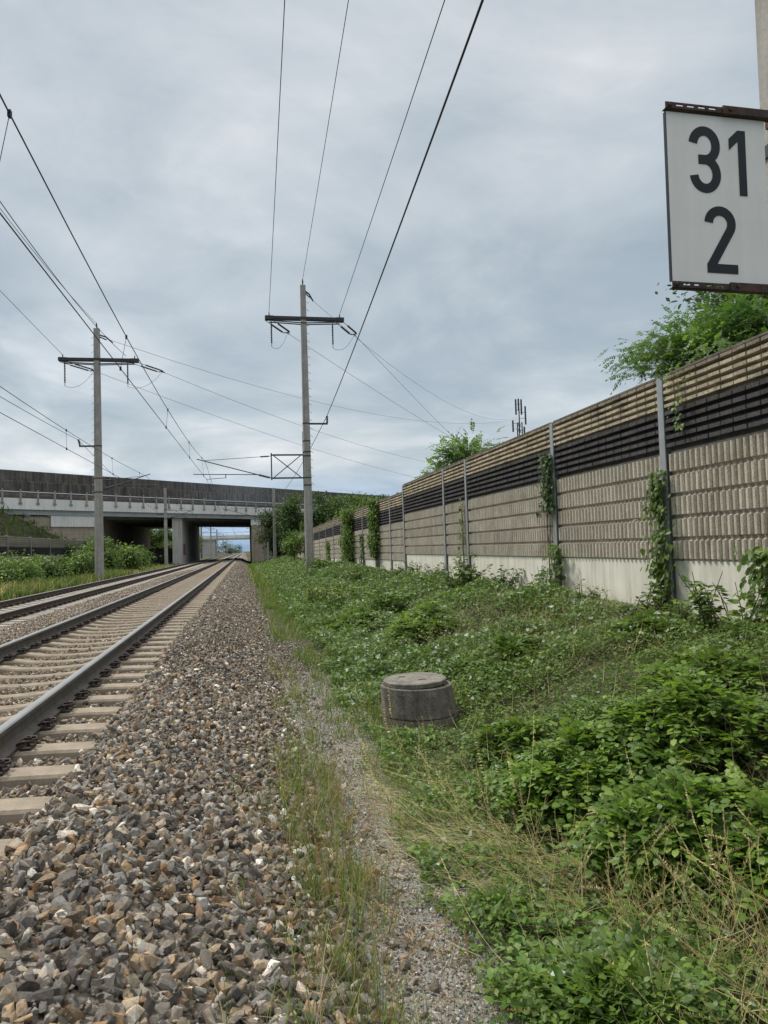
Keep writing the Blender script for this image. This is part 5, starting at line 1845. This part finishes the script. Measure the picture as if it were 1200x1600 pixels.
# verge grass on the left and grass on the embankment
cl = Cloud()
clumps(330, -10.4, -8.9, 22, 62, 22, .16, .25, .7, np.concatenate([GREEN, GREEN * .8, LIME * .8, STRAW * .6]), wid=2.2)
clumps(500, -16.5, -9.8, 30, 95, 20, .25, .3, .75, np.concatenate([GREEN * .9, LIME * .7, STRAW[:2] * .45]), wid=3.0)
clumps(45, -10.2, -9.4, 24, 36, 8, .12, .4, .8, STRAW, STALKS, .2, 2.0)
clumps(200, -10.3, -8.6, 62, 105, 18, .2, .2, .5, np.concatenate([GREEN, STRAW * .8]), wid=3.0)
tag(cl.build('verge_grass', GRASSM), 'tall green and straw coloured grass on the left verge', 'grass', kind='stuff')
cl = Cloud()
ex, ey, ez = EMB
k = rng.choice(np.where(ez > -.2)[0], 9000)
x = ex[k] + rng.uniform(-1, 1, 9000); y = ey[k] + rng.uniform(-.6, .6, 9000); z = ez[k] - .15
kk = x < LXB - .6
x, y, z = x[kk], y[kk], z[kk]
blades(cl, x, y, z, rng.uniform(.4, .9, len(x)), np.concatenate([GREEN, DARKG * 1.5, LIME * .7]), BLADES, .4, 4.0)
n = 5000
k = rng.choice(np.where(ez > -.2)[0], n)
P = np.stack([ex[k] + rng.uniform(-1, 1, n), ey[k] + rng.uniform(-.6, .6, n), ez[k] + rng.uniform(.0, .5, n)], 1)
P = P[P[:, 0] < LXB - .6]
cl.put(QUAD, P, up_frames(len(P), .7), rng.uniform(.15, .32, len(P)), pick(GREEN * .85, len(P)))
tag(cl.build('embankment_grass', GRASSM), 'rough green grass on the road embankment', 'grass', kind='stuff')

# graffiti wall beyond the left span, and small posts
gw = empty('graffiti_wall', (-18, 126, 0), 'low grey wall with white spray letters seen left of the pier', 'wall')
mb = MB(); mb.box(-1, 9, 0, .3, -1, 1.9); mb.build('wall', PIERC, gw)
mb = MB()
gx0 = 4.6
for k, segs in enumerate(([((0, .3), (0, 1.7)), ((0, 1.7), (.8, 1.5)), ((.8, 1.5), (.1, 1.0)), ((.1, 1.0), (.9, .6)), ((.9, .6), (0, .3))],
                          [((1.5, .3), (1.8, 1.6)), ((1.8, 1.6), (2.0, .4))], [((2.3, .3), (2.6, 1.6)), ((2.6, 1.6), (2.9, .4))], [((3.2, .3), (3.5, 1.6))])):
    for (a, b) in segs:
        mb.bar((gx0 + a[0], -.012, a[1]), (gx0 + b[0], -.012, b[1]), .02, .22, up=(0, 1, 0))
mb.build('white_graffiti', GRAF, gw)
mb = MB(); mb.box(-.1, .1, -.1, .1, -.5, 2.2); mb.box(-.13, .13, -.13, .13, 2.2, 2.28)
o = mb.build('marker_post', GALV, None, (3.05, 100, 0)); tag(o, 'short pale post standing before the right abutment', 'post')

# broken branch on the shrub
mb = MB()
p0 = Vector((2.05, 4.35, float(gz(2.05, 4.35)) + .27))
mb.tube([p0, p0 + Vector((.07, -.01, .01)), p0 + Vector((.14, -.03, .03)), p0 + Vector((.24, -.06, .02))], [.005, .008, .009, .007], 7)
mb.tube([p0 + Vector((.07, -.01, .01)), p0 + Vector((.05, -.05, .015))], [.005, .003], 5)
tag(mb.build('broken_branch', TWIG), 'pale broken branch lying on the robinia shoots', 'branch')
